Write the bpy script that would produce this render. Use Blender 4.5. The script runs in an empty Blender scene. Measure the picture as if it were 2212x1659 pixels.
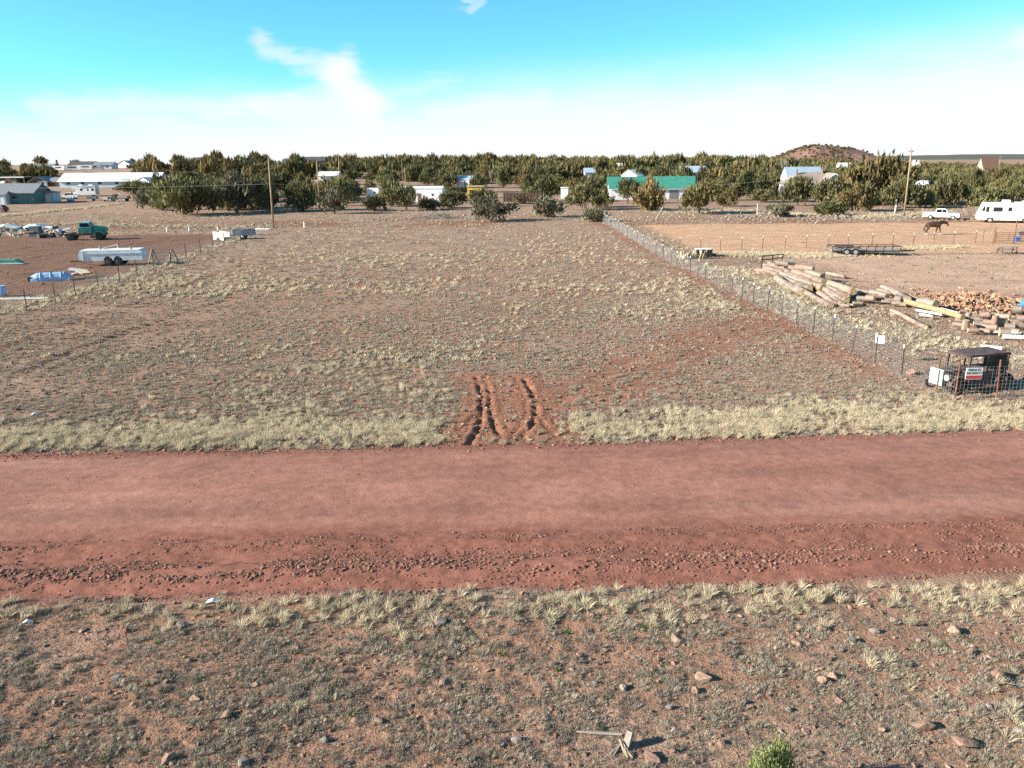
import bpy, math, random
import numpy as np
from mathutils import Vector, Matrix, Euler

SC = bpy.context.scene
COL = SC.collection
R = math.radians

# ------------------------------------------------------------------ camera
CAM_H = 10.0                      # drone height above the lot, metres
F_PX, CX, CY = 1750.0, 1106.0, 829.5
PITCH = math.atan((CY - 348.0) / F_PX)
ROLL = 0.0075
_f = Vector((0, math.cos(PITCH), -math.sin(PITCH)))
_u0 = Vector((0, math.sin(PITCH), math.cos(PITCH)))
_r = Vector((1, 0, 0)) * math.cos(ROLL) - _u0 * math.sin(ROLL)
_u = _u0 * math.cos(ROLL) + Vector((1, 0, 0)) * math.sin(ROLL)
cam_data = bpy.data.cameras.new('camera')
cam = bpy.data.objects.new('camera', cam_data)
COL.objects.link(cam)
SC.camera = cam
cam_data.sensor_width = 36.0
cam_data.lens = 36.0 * F_PX / 2212.0
cam_data.clip_start = 0.2
cam_data.clip_end = 20000
cam.matrix_world = Matrix(((_r.x, _u.x, -_f.x, 0), (_r.y, _u.y, -_f.y, 0), (_r.z, _u.z, -_f.z, CAM_H), (0, 0, 0, 1)))

# ------------------------------------------------------------------ sky and sun
SUN_EL, SUN_AZ = R(22.0), R(-102.0)       # azimuth from +Y towards +X: the sun stands to the left, a little behind the camera
world = bpy.data.worlds.new('World'); SC.world = world; world.use_nodes = True
WN = world.node_tree; WN.nodes.clear()
def wn(t, **k):
    n = WN.nodes.new(t)
    for a, b in k.items(): setattr(n, a, b)
    return n
def wmath(op, a, b=None, clamp=False):
    n = wn('ShaderNodeMath', operation=op); n.use_clamp = clamp
    for i, v in enumerate((a, b)):
        if v is None: continue
        if isinstance(v, (int, float)): n.inputs[i].default_value = v
        else: WN.links.new(v, n.inputs[i])
    return n.outputs[0]
sky = wn('ShaderNodeTexSky', sky_type='NISHITA')
sky.sun_disc = False
sky.sun_elevation = SUN_EL
sky.sun_rotation = SUN_AZ
sky.altitude = 2000; sky.air_density = 1.0; sky.dust_density = 1.2; sky.ozone_density = 0.6
tc = wn('ShaderNodeTexCoord')
sep = wn('ShaderNodeSeparateXYZ'); WN.links.new(tc.outputs['Generated'], sep.inputs[0])
az = wmath('ARCTAN2', sep.outputs['X'], sep.outputs['Y'])
el = wmath('ARCSINE', sep.outputs['Z'])
comb = wn('ShaderNodeCombineXYZ')
WN.links.new(az, comb.inputs[0]); WN.links.new(wmath('MULTIPLY', el, 3.2), comb.inputs[1])
n1 = wn('ShaderNodeTexNoise'); n1.inputs['Scale'].default_value = 4.2; n1.inputs['Detail'].default_value = 4; n1.inputs['Roughness'].default_value = 0.55; n1.inputs['Distortion'].default_value = 0.5
WN.links.new(comb.outputs[0], n1.inputs['Vector'])
n2 = wn('ShaderNodeTexNoise'); n2.inputs['Scale'].default_value = 13.0; n2.inputs['Detail'].default_value = 4; n2.inputs['Roughness'].default_value = 0.6
WN.links.new(comb.outputs[0], n2.inputs['Vector'])
d1 = wmath('SUBTRACT', n1.outputs[0], 0.5); d2 = wmath('SUBTRACT', n2.outputs[0], 0.5)
# cirrus bank lying along the whole horizon, its upper edge frayed by noise
edge = wmath('ADD', wmath('ADD', 0.060, wmath('MULTIPLY', az, 0.065)), wmath('ADD', wmath('MULTIPLY', d1, 0.04), wmath('MULTIPLY', d2, 0.02)))
bank = wn('ShaderNodeMapRange', interpolation_type='SMOOTHERSTEP')
WN.links.new(wmath('SUBTRACT', edge, el), bank.inputs['Value'])
bank.inputs['From Min'].default_value = -0.075; bank.inputs['From Max'].default_value = 0.045
def wisp(a0, e0, a1, e1, w, k):
    """feathery streak between two directions of the sky: distance to a segment, frayed by noise"""
    ax, ay = a1 - a0, e1 - e0; L2 = ax*ax + ay*ay
    pa = wmath('SUBTRACT', wmath('ADD', az, wmath('MULTIPLY', d1, 0.10)), a0)
    pe = wmath('SUBTRACT', wmath('ADD', el, wmath('MULTIPLY', d2, 0.06)), e0)
    t = wmath('ADD', wmath('MULTIPLY', pa, ax / L2), wmath('MULTIPLY', pe, ay / L2), clamp=True)
    qx = wmath('SUBTRACT', pa, wmath('MULTIPLY', t, ax)); qy = wmath('SUBTRACT', pe, wmath('MULTIPLY', t, ay))
    d = wmath('SQRT', wmath('ADD', wmath('MULTIPLY', qx, qx), wmath('MULTIPLY', qy, qy)))
    m = wn('ShaderNodeMapRange', interpolation_type='SMOOTHERSTEP'); WN.links.new(d, m.inputs['Value'])
    m.inputs['From Min'].default_value = w; m.inputs['From Max'].default_value = 0.0
    m.inputs['To Max'].default_value = k
    return m.outputs[0]
ws = [wisp(-0.285, 0.120, -0.19, 0.095, 0.022, 0.55), wisp(-0.20, 0.098, -0.165, 0.062, 0.036, 0.95),
      wisp(-0.27, 0.058, -0.17, 0.068, 0.028, 0.7), wisp(-0.165, 0.078, -0.06, 0.092, 0.010, 0.22),
      wisp(-0.50, 0.055, -0.28, 0.062, 0.022, 0.5), wisp(-0.10, 0.055, 0.04, 0.066, 0.02, 0.5), wisp(-0.08, 0.190, -0.04, 0.174, 0.009, 0.4),
      wisp(0.55, 0.11, 0.95, 0.16, 0.03, 0.6), wisp(-0.95, 0.09, -0.75, 0.12, 0.02, 0.6)]
cl = bank.outputs[0]
for w_ in ws: cl = wmath('SUBTRACT', wmath('ADD', cl, w_), wmath('MULTIPLY', cl, w_))
mixc = wn('ShaderNodeMix', data_type='RGBA'); WN.links.new(cl, mixc.inputs['Factor'])
tint = wn('ShaderNodeMix', data_type='RGBA', blend_type='MULTIPLY'); tint.inputs['Factor'].default_value = 1.0
WN.links.new(sky.outputs[0], tint.inputs['A']); tint.inputs['B'].default_value = (0.58, 1.42, 1.5, 1)
WN.links.new(tint.outputs['Result'], mixc.inputs['A'])
mixc.inputs['B'].default_value = (7.0, 7.2, 7.3, 1)      # sunlit thin cloud in the sky texture's own units
bg = wn('ShaderNodeBackground'); bg.inputs['Strength'].default_value = 0.055
WN.links.new(mixc.outputs['Result'], bg.inputs['Color'])
wo = wn('ShaderNodeOutputWorld'); WN.links.new(bg.outputs[0], wo.inputs['Surface'])

sun_data = bpy.data.lights.new('sun', 'SUN'); sun = bpy.data.objects.new('sun', sun_data); COL.objects.link(sun)
sun_data.energy = 5.0; sun_data.angle = R(0.53); sun_data.color = (1.0, 0.90, 0.76)
_sd = Vector((math.sin(SUN_AZ) * math.cos(SUN_EL), math.cos(SUN_AZ) * math.cos(SUN_EL), math.sin(SUN_EL)))
sun.rotation_euler = _sd.to_track_quat('Z', 'Y').to_euler()
sun.location = _sd * 200

SC.view_settings.view_transform = 'Standard'; SC.view_settings.look = 'None'
SC.view_settings.exposure = 1.38; SC.view_settings.gamma = 1.0
SC.view_settings.use_curve_mapping = False
SC.render.engine = 'CYCLES'
SC.cycles.max_bounces = 4; SC.cycles.diffuse_bounces = 2; SC.cycles.glossy_bounces = 2; SC.cycles.transmission_bounces = 3
SC.cycles.transparent_max_bounces = 4; SC.cycles.caustics_reflective = False; SC.cycles.caustics_refractive = False
SC.cycles.use_denoising = False

# ------------------------------------------------------------------ noise, terrain, pixel -> ground
RNG = np.random.default_rng(7)
random.seed(11)
_perm = RNG.random((256, 256))
def vnoise(x, y):
    x = np.asarray(x, float); y = np.asarray(y, float)
    xi = np.floor(x).astype(int); yi = np.floor(y).astype(int); fx = x - xi; fy = y - yi
    fx = fx * fx * (3 - 2 * fx); fy = fy * fy * (3 - 2 * fy)
    a = _perm[xi & 255, yi & 255]; b = _perm[(xi + 1) & 255, yi & 255]; c = _perm[xi & 255, (yi + 1) & 255]; d = _perm[(xi + 1) & 255, (yi + 1) & 255]
    return (a * (1 - fx) + b * fx) * (1 - fy) + (c * (1 - fx) + d * fx) * fy
def fbm(x, y, o=4, s=1.0):
    t = 0; a = 0.5; n = 0
    x = np.asarray(x, float) * s; y = np.asarray(y, float) * s
    for i in range(o):
        t = t + a * vnoise(x + 17.3 * i, y + 9.1 * i); n += a; a *= 0.5; x = x * 2.03; y = y * 2.03
    return t / n
def sstep(a, b, x):
    t = np.clip((np.asarray(x, float) - a) / (b - a), 0, 1); return t * t * (3 - 2 * t)
def terr(x, y):
    """large lie of the land: level around the lot, a low rise far left, dropping away far right"""
    x = np.asarray(x, float); y = np.asarray(y, float)
    yy = np.maximum(y, 60.0); t = x / yy
    A = np.interp(t, [-0.75, -0.45, -0.30, -0.15, 0.0, 0.30, 0.45, 0.6], [6.0, 8.8, 9.2, 7.2, 6.2, 5.2, -1.0, -5.0])
    h = A * sstep(185, 560, y)
    h = h + (fbm(x, y, 3, 1 / 90.0) - 0.5) * 2.2 * sstep(170, 330, y)
    return h + (fbm(x, y, 2, 1 / 25.0) - 0.5) * 0.25 * sstep(28, 60, y)
def gz(x, y): return float(terr(x, y))
def ray(px, py): return _r * ((px - CX) / F_PX) + _u * ((CY - py) / F_PX) + _f
def gp(px, py, lift=0.0):
    """ground point seen at a place of the photograph (2212 x 1659 frame)"""
    d = ray(px, py); T = 5.0 * 1.015 ** np.arange(505)
    for _ in range(3):
        below = CAM_H + d.z * T < terr(d.x * T, d.y * T) + lift; k = int(np.argmax(below)) if below.any() else len(T) - 1
        T = np.linspace(T[max(k - 1, 0)], T[k], 40)
    t = float(T[-1])
    return Vector((d.x * t, d.y * t, CAM_H + d.z * t))
def at(px, py, Y):
    """point at depth Y on the line of sight through a place of the photograph"""
    d = ray(px, py); t = Y / d.y
    return Vector((d.x * t, Y, CAM_H + d.z * t))
def onground(x, y, dz=0.0): return Vector((x, y, gz(x, y) + dz))

# ------------------------------------------------------------------ materials
def M(name, col, rough=0.75, metal=0.0, var=0.18, scale=4.0, bump=0.0, bscale=None, trans=0.0, rnd=0.0, col2=None, stretch=None):
    """procedural material: colour broken up by noise, optional second colour, bump and per-object variation"""
    m = bpy.data.materials.new(name); m.use_nodes = True
    nt = m.node_tree; nt.nodes.clear(); L = nt.links.new
    out = nt.nodes.new('ShaderNodeOutputMaterial'); p = nt.nodes.new('ShaderNodeBsdfPrincipled')
    p.inputs['Roughness'].default_value = rough; p.inputs['Metallic'].default_value = metal
    c = nt.nodes.new('ShaderNodeTexCoord'); mp = nt.nodes.new('ShaderNodeMapping'); L(c.outputs['Object'], mp.inputs[0])
    if stretch: mp.inputs['Scale'].default_value = stretch
    n = nt.nodes.new('ShaderNodeTexNoise'); n.inputs['Scale'].default_value = scale; n.inputs['Detail'].default_value = 5
    n.inputs['Roughness'].default_value = 0.65; L(mp.outputs[0], n.inputs['Vector'])
    r = nt.nodes.new('ShaderNodeValToRGB'); L(n.outputs[0], r.inputs[0])
    a = [max(0, v * (1 - var)) for v in col]; b = [min(1, v * (1 + var)) for v in (col2 or col)]
    r.color_ramp.elements[0].position = 0.33; r.color_ramp.elements[1].position = 0.67
    r.color_ramp.elements[0].color = (*a, 1); r.color_ramp.elements[1].color = (*b, 1)
    cs = r.outputs[0]
    if rnd:
        oi = nt.nodes.new('ShaderNodeObjectInfo'); mr = nt.nodes.new('ShaderNodeMapRange'); L(oi.outputs['Random'], mr.inputs['Value'])
        mr.inputs['To Min'].default_value = 1 - rnd; mr.inputs['To Max'].default_value = 1 + rnd
        h = nt.nodes.new('ShaderNodeHueSaturation'); L(cs, h.inputs['Color']); L(mr.outputs[0], h.inputs['Value'])
        m2 = nt.nodes.new('ShaderNodeMapRange'); w = nt.nodes.new('ShaderNodeMath'); w.operation = 'MULTIPLY'; w.inputs[1].default_value = 7.31
        fr = nt.nodes.new('ShaderNodeMath'); fr.operation = 'FRACT'; L(oi.outputs['Random'], w.inputs[0]); L(w.outputs[0], fr.inputs[0]); L(fr.outputs[0], m2.inputs['Value'])
        m2.inputs['To Min'].default_value = 0.5 - 0.05 * rnd; m2.inputs['To Max'].default_value = 0.5 + 0.05 * rnd; L(m2.outputs[0], h.inputs['Hue'])
        cs = h.outputs[0]
    L(cs, p.inputs['Base Color'])
    if bump:
        bn = nt.nodes.new('ShaderNodeTexNoise'); bn.inputs['Scale'].default_value = bscale or scale * 4; bn.inputs['Detail'].default_value = 4
        L(mp.outputs[0], bn.inputs['Vector'])
        bp = nt.nodes.new('ShaderNodeBump'); bp.inputs['Strength'].default_value = bump; bp.inputs['Distance'].default_value = 0.05
        L(bn.outputs[0], bp.inputs['Height']); L(bp.outputs[0], p.inputs['Normal'])
    sh = p.outputs[0]
    if trans:
        p.inputs['Specular IOR Level'].default_value = 0.15
        tr = nt.nodes.new('ShaderNodeBsdfTranslucent'); L(cs, tr.inputs['Color'])
        mx = nt.nodes.new('ShaderNodeMixShader'); mx.inputs[0].default_value = trans; L(sh, mx.inputs[1]); L(tr.outputs[0], mx.inputs[2]); sh = mx.outputs[0]
    L(sh, out.inputs['Surface'])
    return m

# ------------------------------------------------------------------ mesh building
class MB:
    """collects shapes for ONE mesh object"""
    def __init__(s): s.v = []; s.f = []; s.m = []; s.smooth = False
    def add(s, vs, fs, mi=0):
        o = len(s.v); s.v += [tuple(v) for v in vs]; s.f += [tuple(i + o for i in f) for f in fs]; s.m += [mi] * len(fs); return s
    def box(s, lo, hi, mi=0, mat=None):
        x0, y0, z0 = lo; x1, y1, z1 = hi
        vs = [(x0,y0,z0),(x1,y0,z0),(x1,y1,z0),(x0,y1,z0),(x0,y0,z1),(x1,y0,z1),(x1,y1,z1),(x0,y1,z1)]
        if mat is not None: vs = [mat @ Vector(v) for v in vs]
        return s.add(vs, [(0,3,2,1),(4,5,6,7),(0,1,5,4),(1,2,6,5),(2,3,7,6),(3,0,4,7)], mi)
    def cbox(s, c, size, mi=0, rot=None):
        m = Matrix.Translation(Vector(c)) @ (Euler(rot).to_matrix().to_4x4() if rot else Matrix.Identity(4))
        h = [k / 2 for k in size]; return s.box([-k for k in h], h, mi, m)
    def beam(s, a, b, w, h=None, mi=0):
        a = Vector(a); b = Vector(b); d = b - a; L = d.length; h = h or w
        q = d.to_track_quat('X', 'Z').to_matrix().to_4x4()
        return s.box((0, -w/2, -h/2), (L, w/2, h/2), mi, Matrix.Translation(a) @ q)
    def tube(s, a, b, r0, r1=None, n=8, mi=0, cap=True):
        r1 = r0 if r1 is None else r1; a = Vector(a); b = Vector(b); d = (b - a)
        q = d.to_track_quat('Z', 'Y').to_matrix()
        vs = []
        for p, r in ((a, r0), (b, r1)):
            for i in range(n):
                t = 2 * math.pi * i / n; vs.append(p + q @ Vector((math.cos(t) * r, math.sin(t) * r, 0)))
        fs = [(i, (i + 1) % n, n + (i + 1) % n, n + i) for i in range(n)]
        if cap: fs += [tuple(range(n - 1, -1, -1)), tuple(range(n, 2 * n))]
        return s.add(vs, fs, mi)
    def path(s, pts, radii, n=6, mi=0):
        pts = [Vector(p) for p in pts]; vs = []
        for k, p in enumerate(pts):
            d = (pts[min(k + 1, len(pts) - 1)] - pts[max(k - 1, 0)]); q = d.to_track_quat('Z', 'Y').to_matrix(); r = radii[k] if hasattr(radii, '__len__') else radii
            for i in range(n):
                t = 2 * math.pi * i / n; vs.append(p + q @ Vector((math.cos(t) * r, math.sin(t) * r, 0)))
        fs = []
        for k in range(len(pts) - 1):
            for i in range(n): fs.append((k*n + i, k*n + (i+1) % n, (k+1)*n + (i+1) % n, (k+1)*n + i))
        fs += [tuple(range(n - 1, -1, -1)), tuple(range((len(pts)-1)*n, len(pts)*n))]
        return s.add(vs, fs, mi)
    def prism(s, prof, y0, y1, mi=0, inset=None):
        """profile in XZ extruded along Y"""
        n = len(prof); q = inset or prof
        vs = [(x, y0, z) for x, z in prof] + [(x, y1, z) for x, z in q]
        fs = [tuple(range(n)), tuple(range(2*n - 1, n - 1, -1))] + [(i, n + i, n + (i+1) % n, (i+1) % n) for i in range(n)]
        return s.add(vs, fs, mi)
    def build(s, name, mats, parent=None, smooth=False, loc=None):
        me = bpy.data.meshes.new(name); me.from_pydata([tuple(v) for v in s.v], [], s.f); 
        for m in (mats if isinstance(mats, (list, tuple)) else [mats]): me.materials.append(m)
        me.polygons.foreach_set('material_index', s.m)
        if smooth: me.polygons.foreach_set('use_smooth', [True] * len(s.f))
        me.update()
        o = bpy.data.objects.new(name, me); COL.objects.link(o); o.parent = parent
        if loc is not None: o.location = loc
        return o
def tag(o, label=None, cat=None, group=None, kind=None):
    if label: o['label'] = label
    if cat: o['category'] = cat
    if group: o['group'] = group
    if kind: o['kind'] = kind
    return o
def thing(name, label, cat, loc=(0, 0, 0), rz=0.0, group=None):
    o = bpy.data.objects.new(name, None); COL.objects.link(o); o.location = loc; o.rotation_euler = (0, 0, rz); o.empty_display_size = 0.2
    return tag(o, label, cat, group)
def copy_tree(o, parent=None):
    c = o.copy(); COL.objects.link(c); c.parent = parent
    for ch in list(o.children): copy_tree(ch, c)
    return c
def npmesh(name, verts, faces, mats, smooth=False):
    """mesh from numpy arrays, all faces with the same number of corners"""
    me = bpy.data.meshes.new(name); nv = len(verts); nf, k = faces.shape
    me.vertices.add(nv); me.vertices.foreach_set('co', np.ascontiguousarray(verts, np.float32).ravel())
    me.loops.add(nf * k); me.loops.foreach_set('vertex_index', np.ascontiguousarray(faces, np.int32).ravel())
    me.polygons.add(nf); me.polygons.foreach_set('loop_start', np.arange(0, nf * k, k, dtype=np.int32))
    if smooth: me.polygons.foreach_set('use_smooth', np.ones(nf, bool))
    for m in (mats if isinstance(mats, (list, tuple)) else [mats]): me.materials.append(m)
    me.update(calc_edges=True); me.validate()
    return me
def meshobj(name, me, parent=None, loc=None):
    o = bpy.data.objects.new(name, me); COL.objects.link(o); o.parent = parent
    if loc is not None: o.location = loc
    return o

_gn_cache = {}
def scatter(name, pts, rots, scls, idx, sources, label, cat, mat=None):
    """one 'stuff' object: source meshes instanced on points (rotation, scale and choice per point)"""
    pts = np.asarray(pts, np.float32); n = len(pts)
    me = bpy.data.meshes.new(name); me.vertices.add(n); me.vertices.foreach_set('co', pts.ravel())
    a = me.attributes.new('rot', 'FLOAT_VECTOR', 'POINT'); a.data.foreach_set('vector', np.asarray(rots, np.float32).ravel())
    a = me.attributes.new('scl', 'FLOAT_VECTOR', 'POINT'); s3 = np.asarray(scls, np.float32)
    if s3.ndim == 1: s3 = np.repeat(s3[:, None], 3, 1)
    a.data.foreach_set('vector', s3.ravel())
    a = me.attributes.new('idx', 'INT', 'POINT'); a.data.foreach_set('value', np.asarray(idx, np.int32))
    o = bpy.data.objects.new(name, me); COL.objects.link(o); tag(o, label, cat, kind='stuff')
    col = bpy.data.collections.new(name + '_sources')
    for i, sm in enumerate(sources):
        so = bpy.data.objects.new('%s_source_%02d' % (name, i), sm); col.objects.link(so)
    g = bpy.data.node_groups.new(name + '_scatter', 'GeometryNodeTree')
    g.interface.new_socket('Geometry', in_out='INPUT', socket_type='NodeSocketGeometry')
    g.interface.new_socket('Geometry', in_out='OUTPUT', socket_type='NodeSocketGeometry')
    N = g.nodes.new; L = g.links.new
    gi = N('NodeGroupInput'); go = N('NodeGroupOutput'); ci = N('GeometryNodeCollectionInfo'); ci.inputs['Collection'].default_value = col
    ci.inputs['Separate Children'].default_value = True; ci.inputs['Reset Children'].default_value = True
    ip = N('GeometryNodeInstanceOnPoints'); ip.inputs['Pick Instance'].default_value = True
    def attr(nm, t):
        q = N('GeometryNodeInputNamedAttribute'); q.data_type = t; q.inputs['Name'].default_value = nm
        return [s_ for s_ in q.outputs if s_.enabled and s_.name == 'Attribute'][0]
    e2r = N('FunctionNodeEulerToRotation'); L(attr('rot', 'FLOAT_VECTOR'), e2r.inputs[0])
    L(gi.outputs[0], ip.inputs['Points']); L(ci.outputs[0], ip.inputs['Instance']); L(attr('idx', 'INT'), ip.inputs['Instance Index'])
    L(e2r.outputs[0], ip.inputs['Rotation']); L(attr('scl', 'FLOAT_VECTOR'), ip.inputs['Scale']); L(ip.outputs[0], go.inputs[0])
    md = o.modifiers.new('scatter', 'NODES'); md.node_group = g
    return o
# ------------------------------------------------------------------ ground
# outlines on the ground, taken from the photograph
def lineY(pts):
    P = [gp(*p) for p in pts]; xs = [p.x for p in P]; ys = [p.y for p in P]
    o = np.argsort(xs); xs = np.array(xs)[o]; ys = np.array(ys)[o]
    def fn(x):
        x = np.asarray(x, float)
        y = np.interp(x, xs, ys)
        sl = (ys[-1] - ys[0]) / (xs[-1] - xs[0])
        return np.where(x < xs[0], ys[0] + (x - xs[0]) * sl, np.where(x > xs[-1], ys[-1] + (x - xs[-1]) * sl, y))
    return fn
road_far = lineY([(0, 982), (560, 972), (1106, 962), (1660, 947), (2212, 930)])
road_mid = lineY([(0, 1170), (560, 1160), (1106, 1150), (1660, 1138), (2212, 1122)])
road_near = lineY([(0, 1303), (560, 1290), (1106, 1277), (1660, 1267), (2212, 1238)])
FR0, FR1 = gp(2022, 845), gp(1299, 478)         # right fence, near corner and far end
FL0, FL1 = gp(0, 697), gp(588, 496)             # left fence
def fence_x(P0, P1):
    return lambda y: P0.x + (np.asarray(y, float) - P0.y) * (P1.x - P0.x) / (P1.y - P0.y)
fxr, fxl = fence_x(FR0, FR1), fence_x(FL0, FL1)

def seg_dist(x, y, pts):
    d = np.full(np.shape(x), 1e9)
    for (ax, ay), (bx, by) in zip(pts[:-1], pts[1:]):
        L2 = (bx-ax)**2 + (by-ay)**2; t = np.clip(((x-ax)*(bx-ax) + (y-ay)*(by-ay)) / L2, 0, 1)
        d = np.minimum(d, np.hypot(x - ax - t*(bx-ax), y - ay - t*(by-ay)))
    return d
def G2(pts): return [(gp(*p).x, gp(*p).y) for p in pts]
RUTS = [G2(p) for p in (
    [(1030, 815), (1040, 850), (1042, 890), (1035, 925), (1010, 965)],
    [(1046, 815), (1056, 850), (1058, 890), (1070, 925), (1085, 945)],
    [(1116, 818), (1132, 850), (1140, 885), (1130, 915), (1105, 945)],
    [(1132, 818), (1150, 850), (1158, 885), (1150, 920), (1120, 950)],
    [(1040, 880), (1022, 905), (990, 930)], [(1160, 890), (1178, 920), (1205, 945)])]
TRACKS = [G2(p) for p in (
    [(0, 757), (150, 703), (300, 655), (460, 598), (600, 540), (655, 515)],
    [(0, 830), (180, 752), (360, 690), (520, 640)],
    [(1210, 865), (1330, 795), (1450, 740), (1610, 690)],
    [(1330, 850), (1440, 790), (1560, 735), (1640, 705)],
    [(1300, 490), (1400, 560), (1530, 640), (1720, 745), (1900, 830)])]
YTR = [G2(p) for p in ([(20, 545), (150, 520), (300, 510), (420, 500)], [(60, 560), (250, 535), (440, 508)], [(120, 530), (330, 517), (470, 507)], [(0, 600), (110, 590), (200, 565)])]

def zones(x, y):
    """soil colour and grass cover at points of the ground"""
    nz = fbm(x, y, 4, 1 / 3.0); nb = fbm(x + 50, y, 3, 1 / 14.0); nf = fbm(x, y + 31, 3, 1 / 0.8)
    rf, rn = road_far(x), road_near(x)
    jit = (nf - 0.5) * 1.1 + (nz - 0.5) * 0.9
    inroad = sstep(-0.25, 0.25, y - rn + jit * 0.6) * sstep(-0.25, 0.25, rf - y + jit * 0.6)
    lot = sstep(-0.3, 0.3, y - rf) * sstep(-0.4, 0.4, x - fxl(y)) * sstep(-0.4, 0.4, fxr(y) - x) * sstep(132, 126, y)
    leftyard = sstep(0, 1.5, fxl(y) - x) * sstep(60, 64, y + (nz - .5) * 6) * sstep(122, 116, y + (nz - 0.5) * 5)
    corral = sstep(0.5, 2.0, x - fxr(y) - 3.5) * sstep(88.5, 90.5, y + (nz - .5) * 3) * sstep(134, 131, y + (nz - .5) * 4)
    ryard = sstep(6, 13, x - fxr(y) + (nb - 0.5) * 8) * sstep(54, 62, y + (nb - .5) * 10) * sstep(89, 87, y)
    path = np.exp(-(np.minimum(seg_dist(x, y, TRACKS[2]), seg_dist(x, y, TRACKS[3])) / 1.9) ** 2)
    fencepath = np.exp(-((x - fxr(y) + 1.3) / 0.8) ** 2) * sstep(34, 40, y) * (y < 140)
    trk = np.minimum(seg_dist(x, y, TRACKS[0]), seg_dist(x, y, TRACKS[1]))
    dr = seg_dist(x, y, RUTS[0])
    for r_ in RUTS[1:]: dr = np.minimum(dr, seg_dist(x, y, r_))
    churn = np.exp(-(dr / 0.9) ** 2)
    red = np.array([0.28, 0.128, 0.078]); roadc = np.array([0.26, 0.125, 0.096]); brown = np.array([0.30, 0.175, 0.118]); pale = np.array([0.50, 0.305, 0.195])
    palegrey = np.array([0.46, 0.30, 0.215]); greyl = np.array([0.32, 0.235, 0.18]); dkyard = np.array([0.18, 0.10, 0.07])
    def mix(c, d, w): return c * (1 - w[..., None]) + d * w[..., None]
    shape = np.shape(x) + (3,)
    c = np.broadcast_to(brown, shape).copy()
    c = mix(c, np.broadcast_to(red, shape), np.clip((nb - 0.42) * 3.0, 0, 1) * 0.8)
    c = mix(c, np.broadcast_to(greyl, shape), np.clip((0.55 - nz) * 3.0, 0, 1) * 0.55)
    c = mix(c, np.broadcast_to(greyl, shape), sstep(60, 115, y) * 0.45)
    c = mix(c, np.broadcast_to(red, shape), np.clip(path * 0.8 + fencepath * 0.8 + churn, 0, 1) * 0.9)
    c = mix(c, np.broadcast_to(dkyard, shape), leftyard)
    c = mix(c, np.broadcast_to(pale, shape), corral); c = mix(c, np.broadcast_to(palegrey, shape), ryard)
    c = mix(c, np.broadcast_to(np.array([0.24, 0.105, 0.063]), shape), sstep(126, 132, y) * sstep(160, 140, y) * np.clip((nb - .38) * 4, 0, 1) * (1 - corral))
    c = mix(c, np.broadcast_to(roadc, shape), inroad)
    # grass cover 0..1
    g = 0.30 + 0.9 * (nb - 0.45) + 0.8 * (nz - 0.5)
    g = g + 0.8 * np.exp(-((y - rf - 1.5 - 0.8 * (nz - .5)) / (1.2 + 0.7 * (x > 4))) ** 2) * (y > rf) * sstep(0.30, 0.6, np.abs(x - 1.0) / 9.0) * np.clip(3.4 * nz - 1.05, 0.05, 1) 
    g = g + 0.55 * np.exp(-((rn - y - 0.8) / 1.0) ** 2) * (y < rn)
    p1 = gp(450, 620); p2 = gp(800, 558); p3 = gp(1500, 640)
    g = g + 0.5 * np.exp(-((x - p1.x) / 9) ** 2 - ((y - p1.y) / 7) ** 2) + 0.4 * np.exp(-((x - p2.x) / 16) ** 2 - ((y - p2.y) / 7) ** 2) + 0.25 * np.exp(-((x - p3.x) / 7) ** 2 - ((y - p3.y) / 9) ** 2)
    g = g * (1 - 0.85 * np.clip(path + fencepath, 0, 1)) * (1 - churn) * (1 - 0.75 * np.exp(-(trk / 0.5) ** 2))
    g = g * (1 - inroad) * (1 - 0.93 * leftyard) * (1 - 0.97 * corral) * (1 - 0.85 * ryard)
    g = np.where(y > 135, g * 0.9 + 0.05, g)
    return c, np.clip(g, 0, 1), inroad, leftyard, corral, ryard, churn

def relief(x, y):
    """small relief: hummocks, ruts, tracks, drainage lines"""
    h = terr(x, y)
    near = sstep(70, 20, y)
    h = h + (fbm(x, y, 4, 1 / 0.9) - 0.5) * 0.10 * near + (fbm(x + 9, y, 3, 1 / 0.25) - 0.5) * 0.09 * sstep(60, 16, y)
    fu = (x * 0.62 + y * 0.78); fv = (x * 0.78 - y * 0.62)
    h = h + (fbm(fv * 0.16, fu, 3, 1 / 0.55) - 0.5) * 0.09 * sstep(-2, 6, x) * sstep(17.5, 14, y)
    for q_, r_ in enumerate(RUTS):
        d = seg_dist(x, y, r_) + (fbm(x, y, 3, 1 / 0.35) - 0.5) * 0.22; w_ = np.clip(fbm(x + 7 * q_, y, 2, 1 / 0.8) * 2.6 - 0.6, 0.15, 1.0) * (1.0 if q_ < 4 else 0.5)
        h = h - w_ * 0.10 * np.exp(-(d / 0.10) ** 2) + w_ * 0.035 * np.exp(-((d - 0.24) / 0.09) ** 2)
    for q_, r_ in enumerate(TRACKS[:4]):
        k_ = 1.0 if q_ < 2 else 0.25
        d = seg_dist(x, y, r_) + (fbm(x, y, 3, 1 / 0.8) - 0.5) * 0.3; h = h - k_ * 0.09 * np.exp(-(d / 0.25) ** 2) + k_ * 0.05 * np.exp(-((d - 0.65) / 0.3) ** 2)
    for r_ in YTR:
        d = seg_dist(x, y, r_); h = h - 0.12 * np.exp(-(d / 0.4) ** 2) + 0.12 * np.exp(-((d - 0.9) / 0.35) ** 2)
    return h

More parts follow.
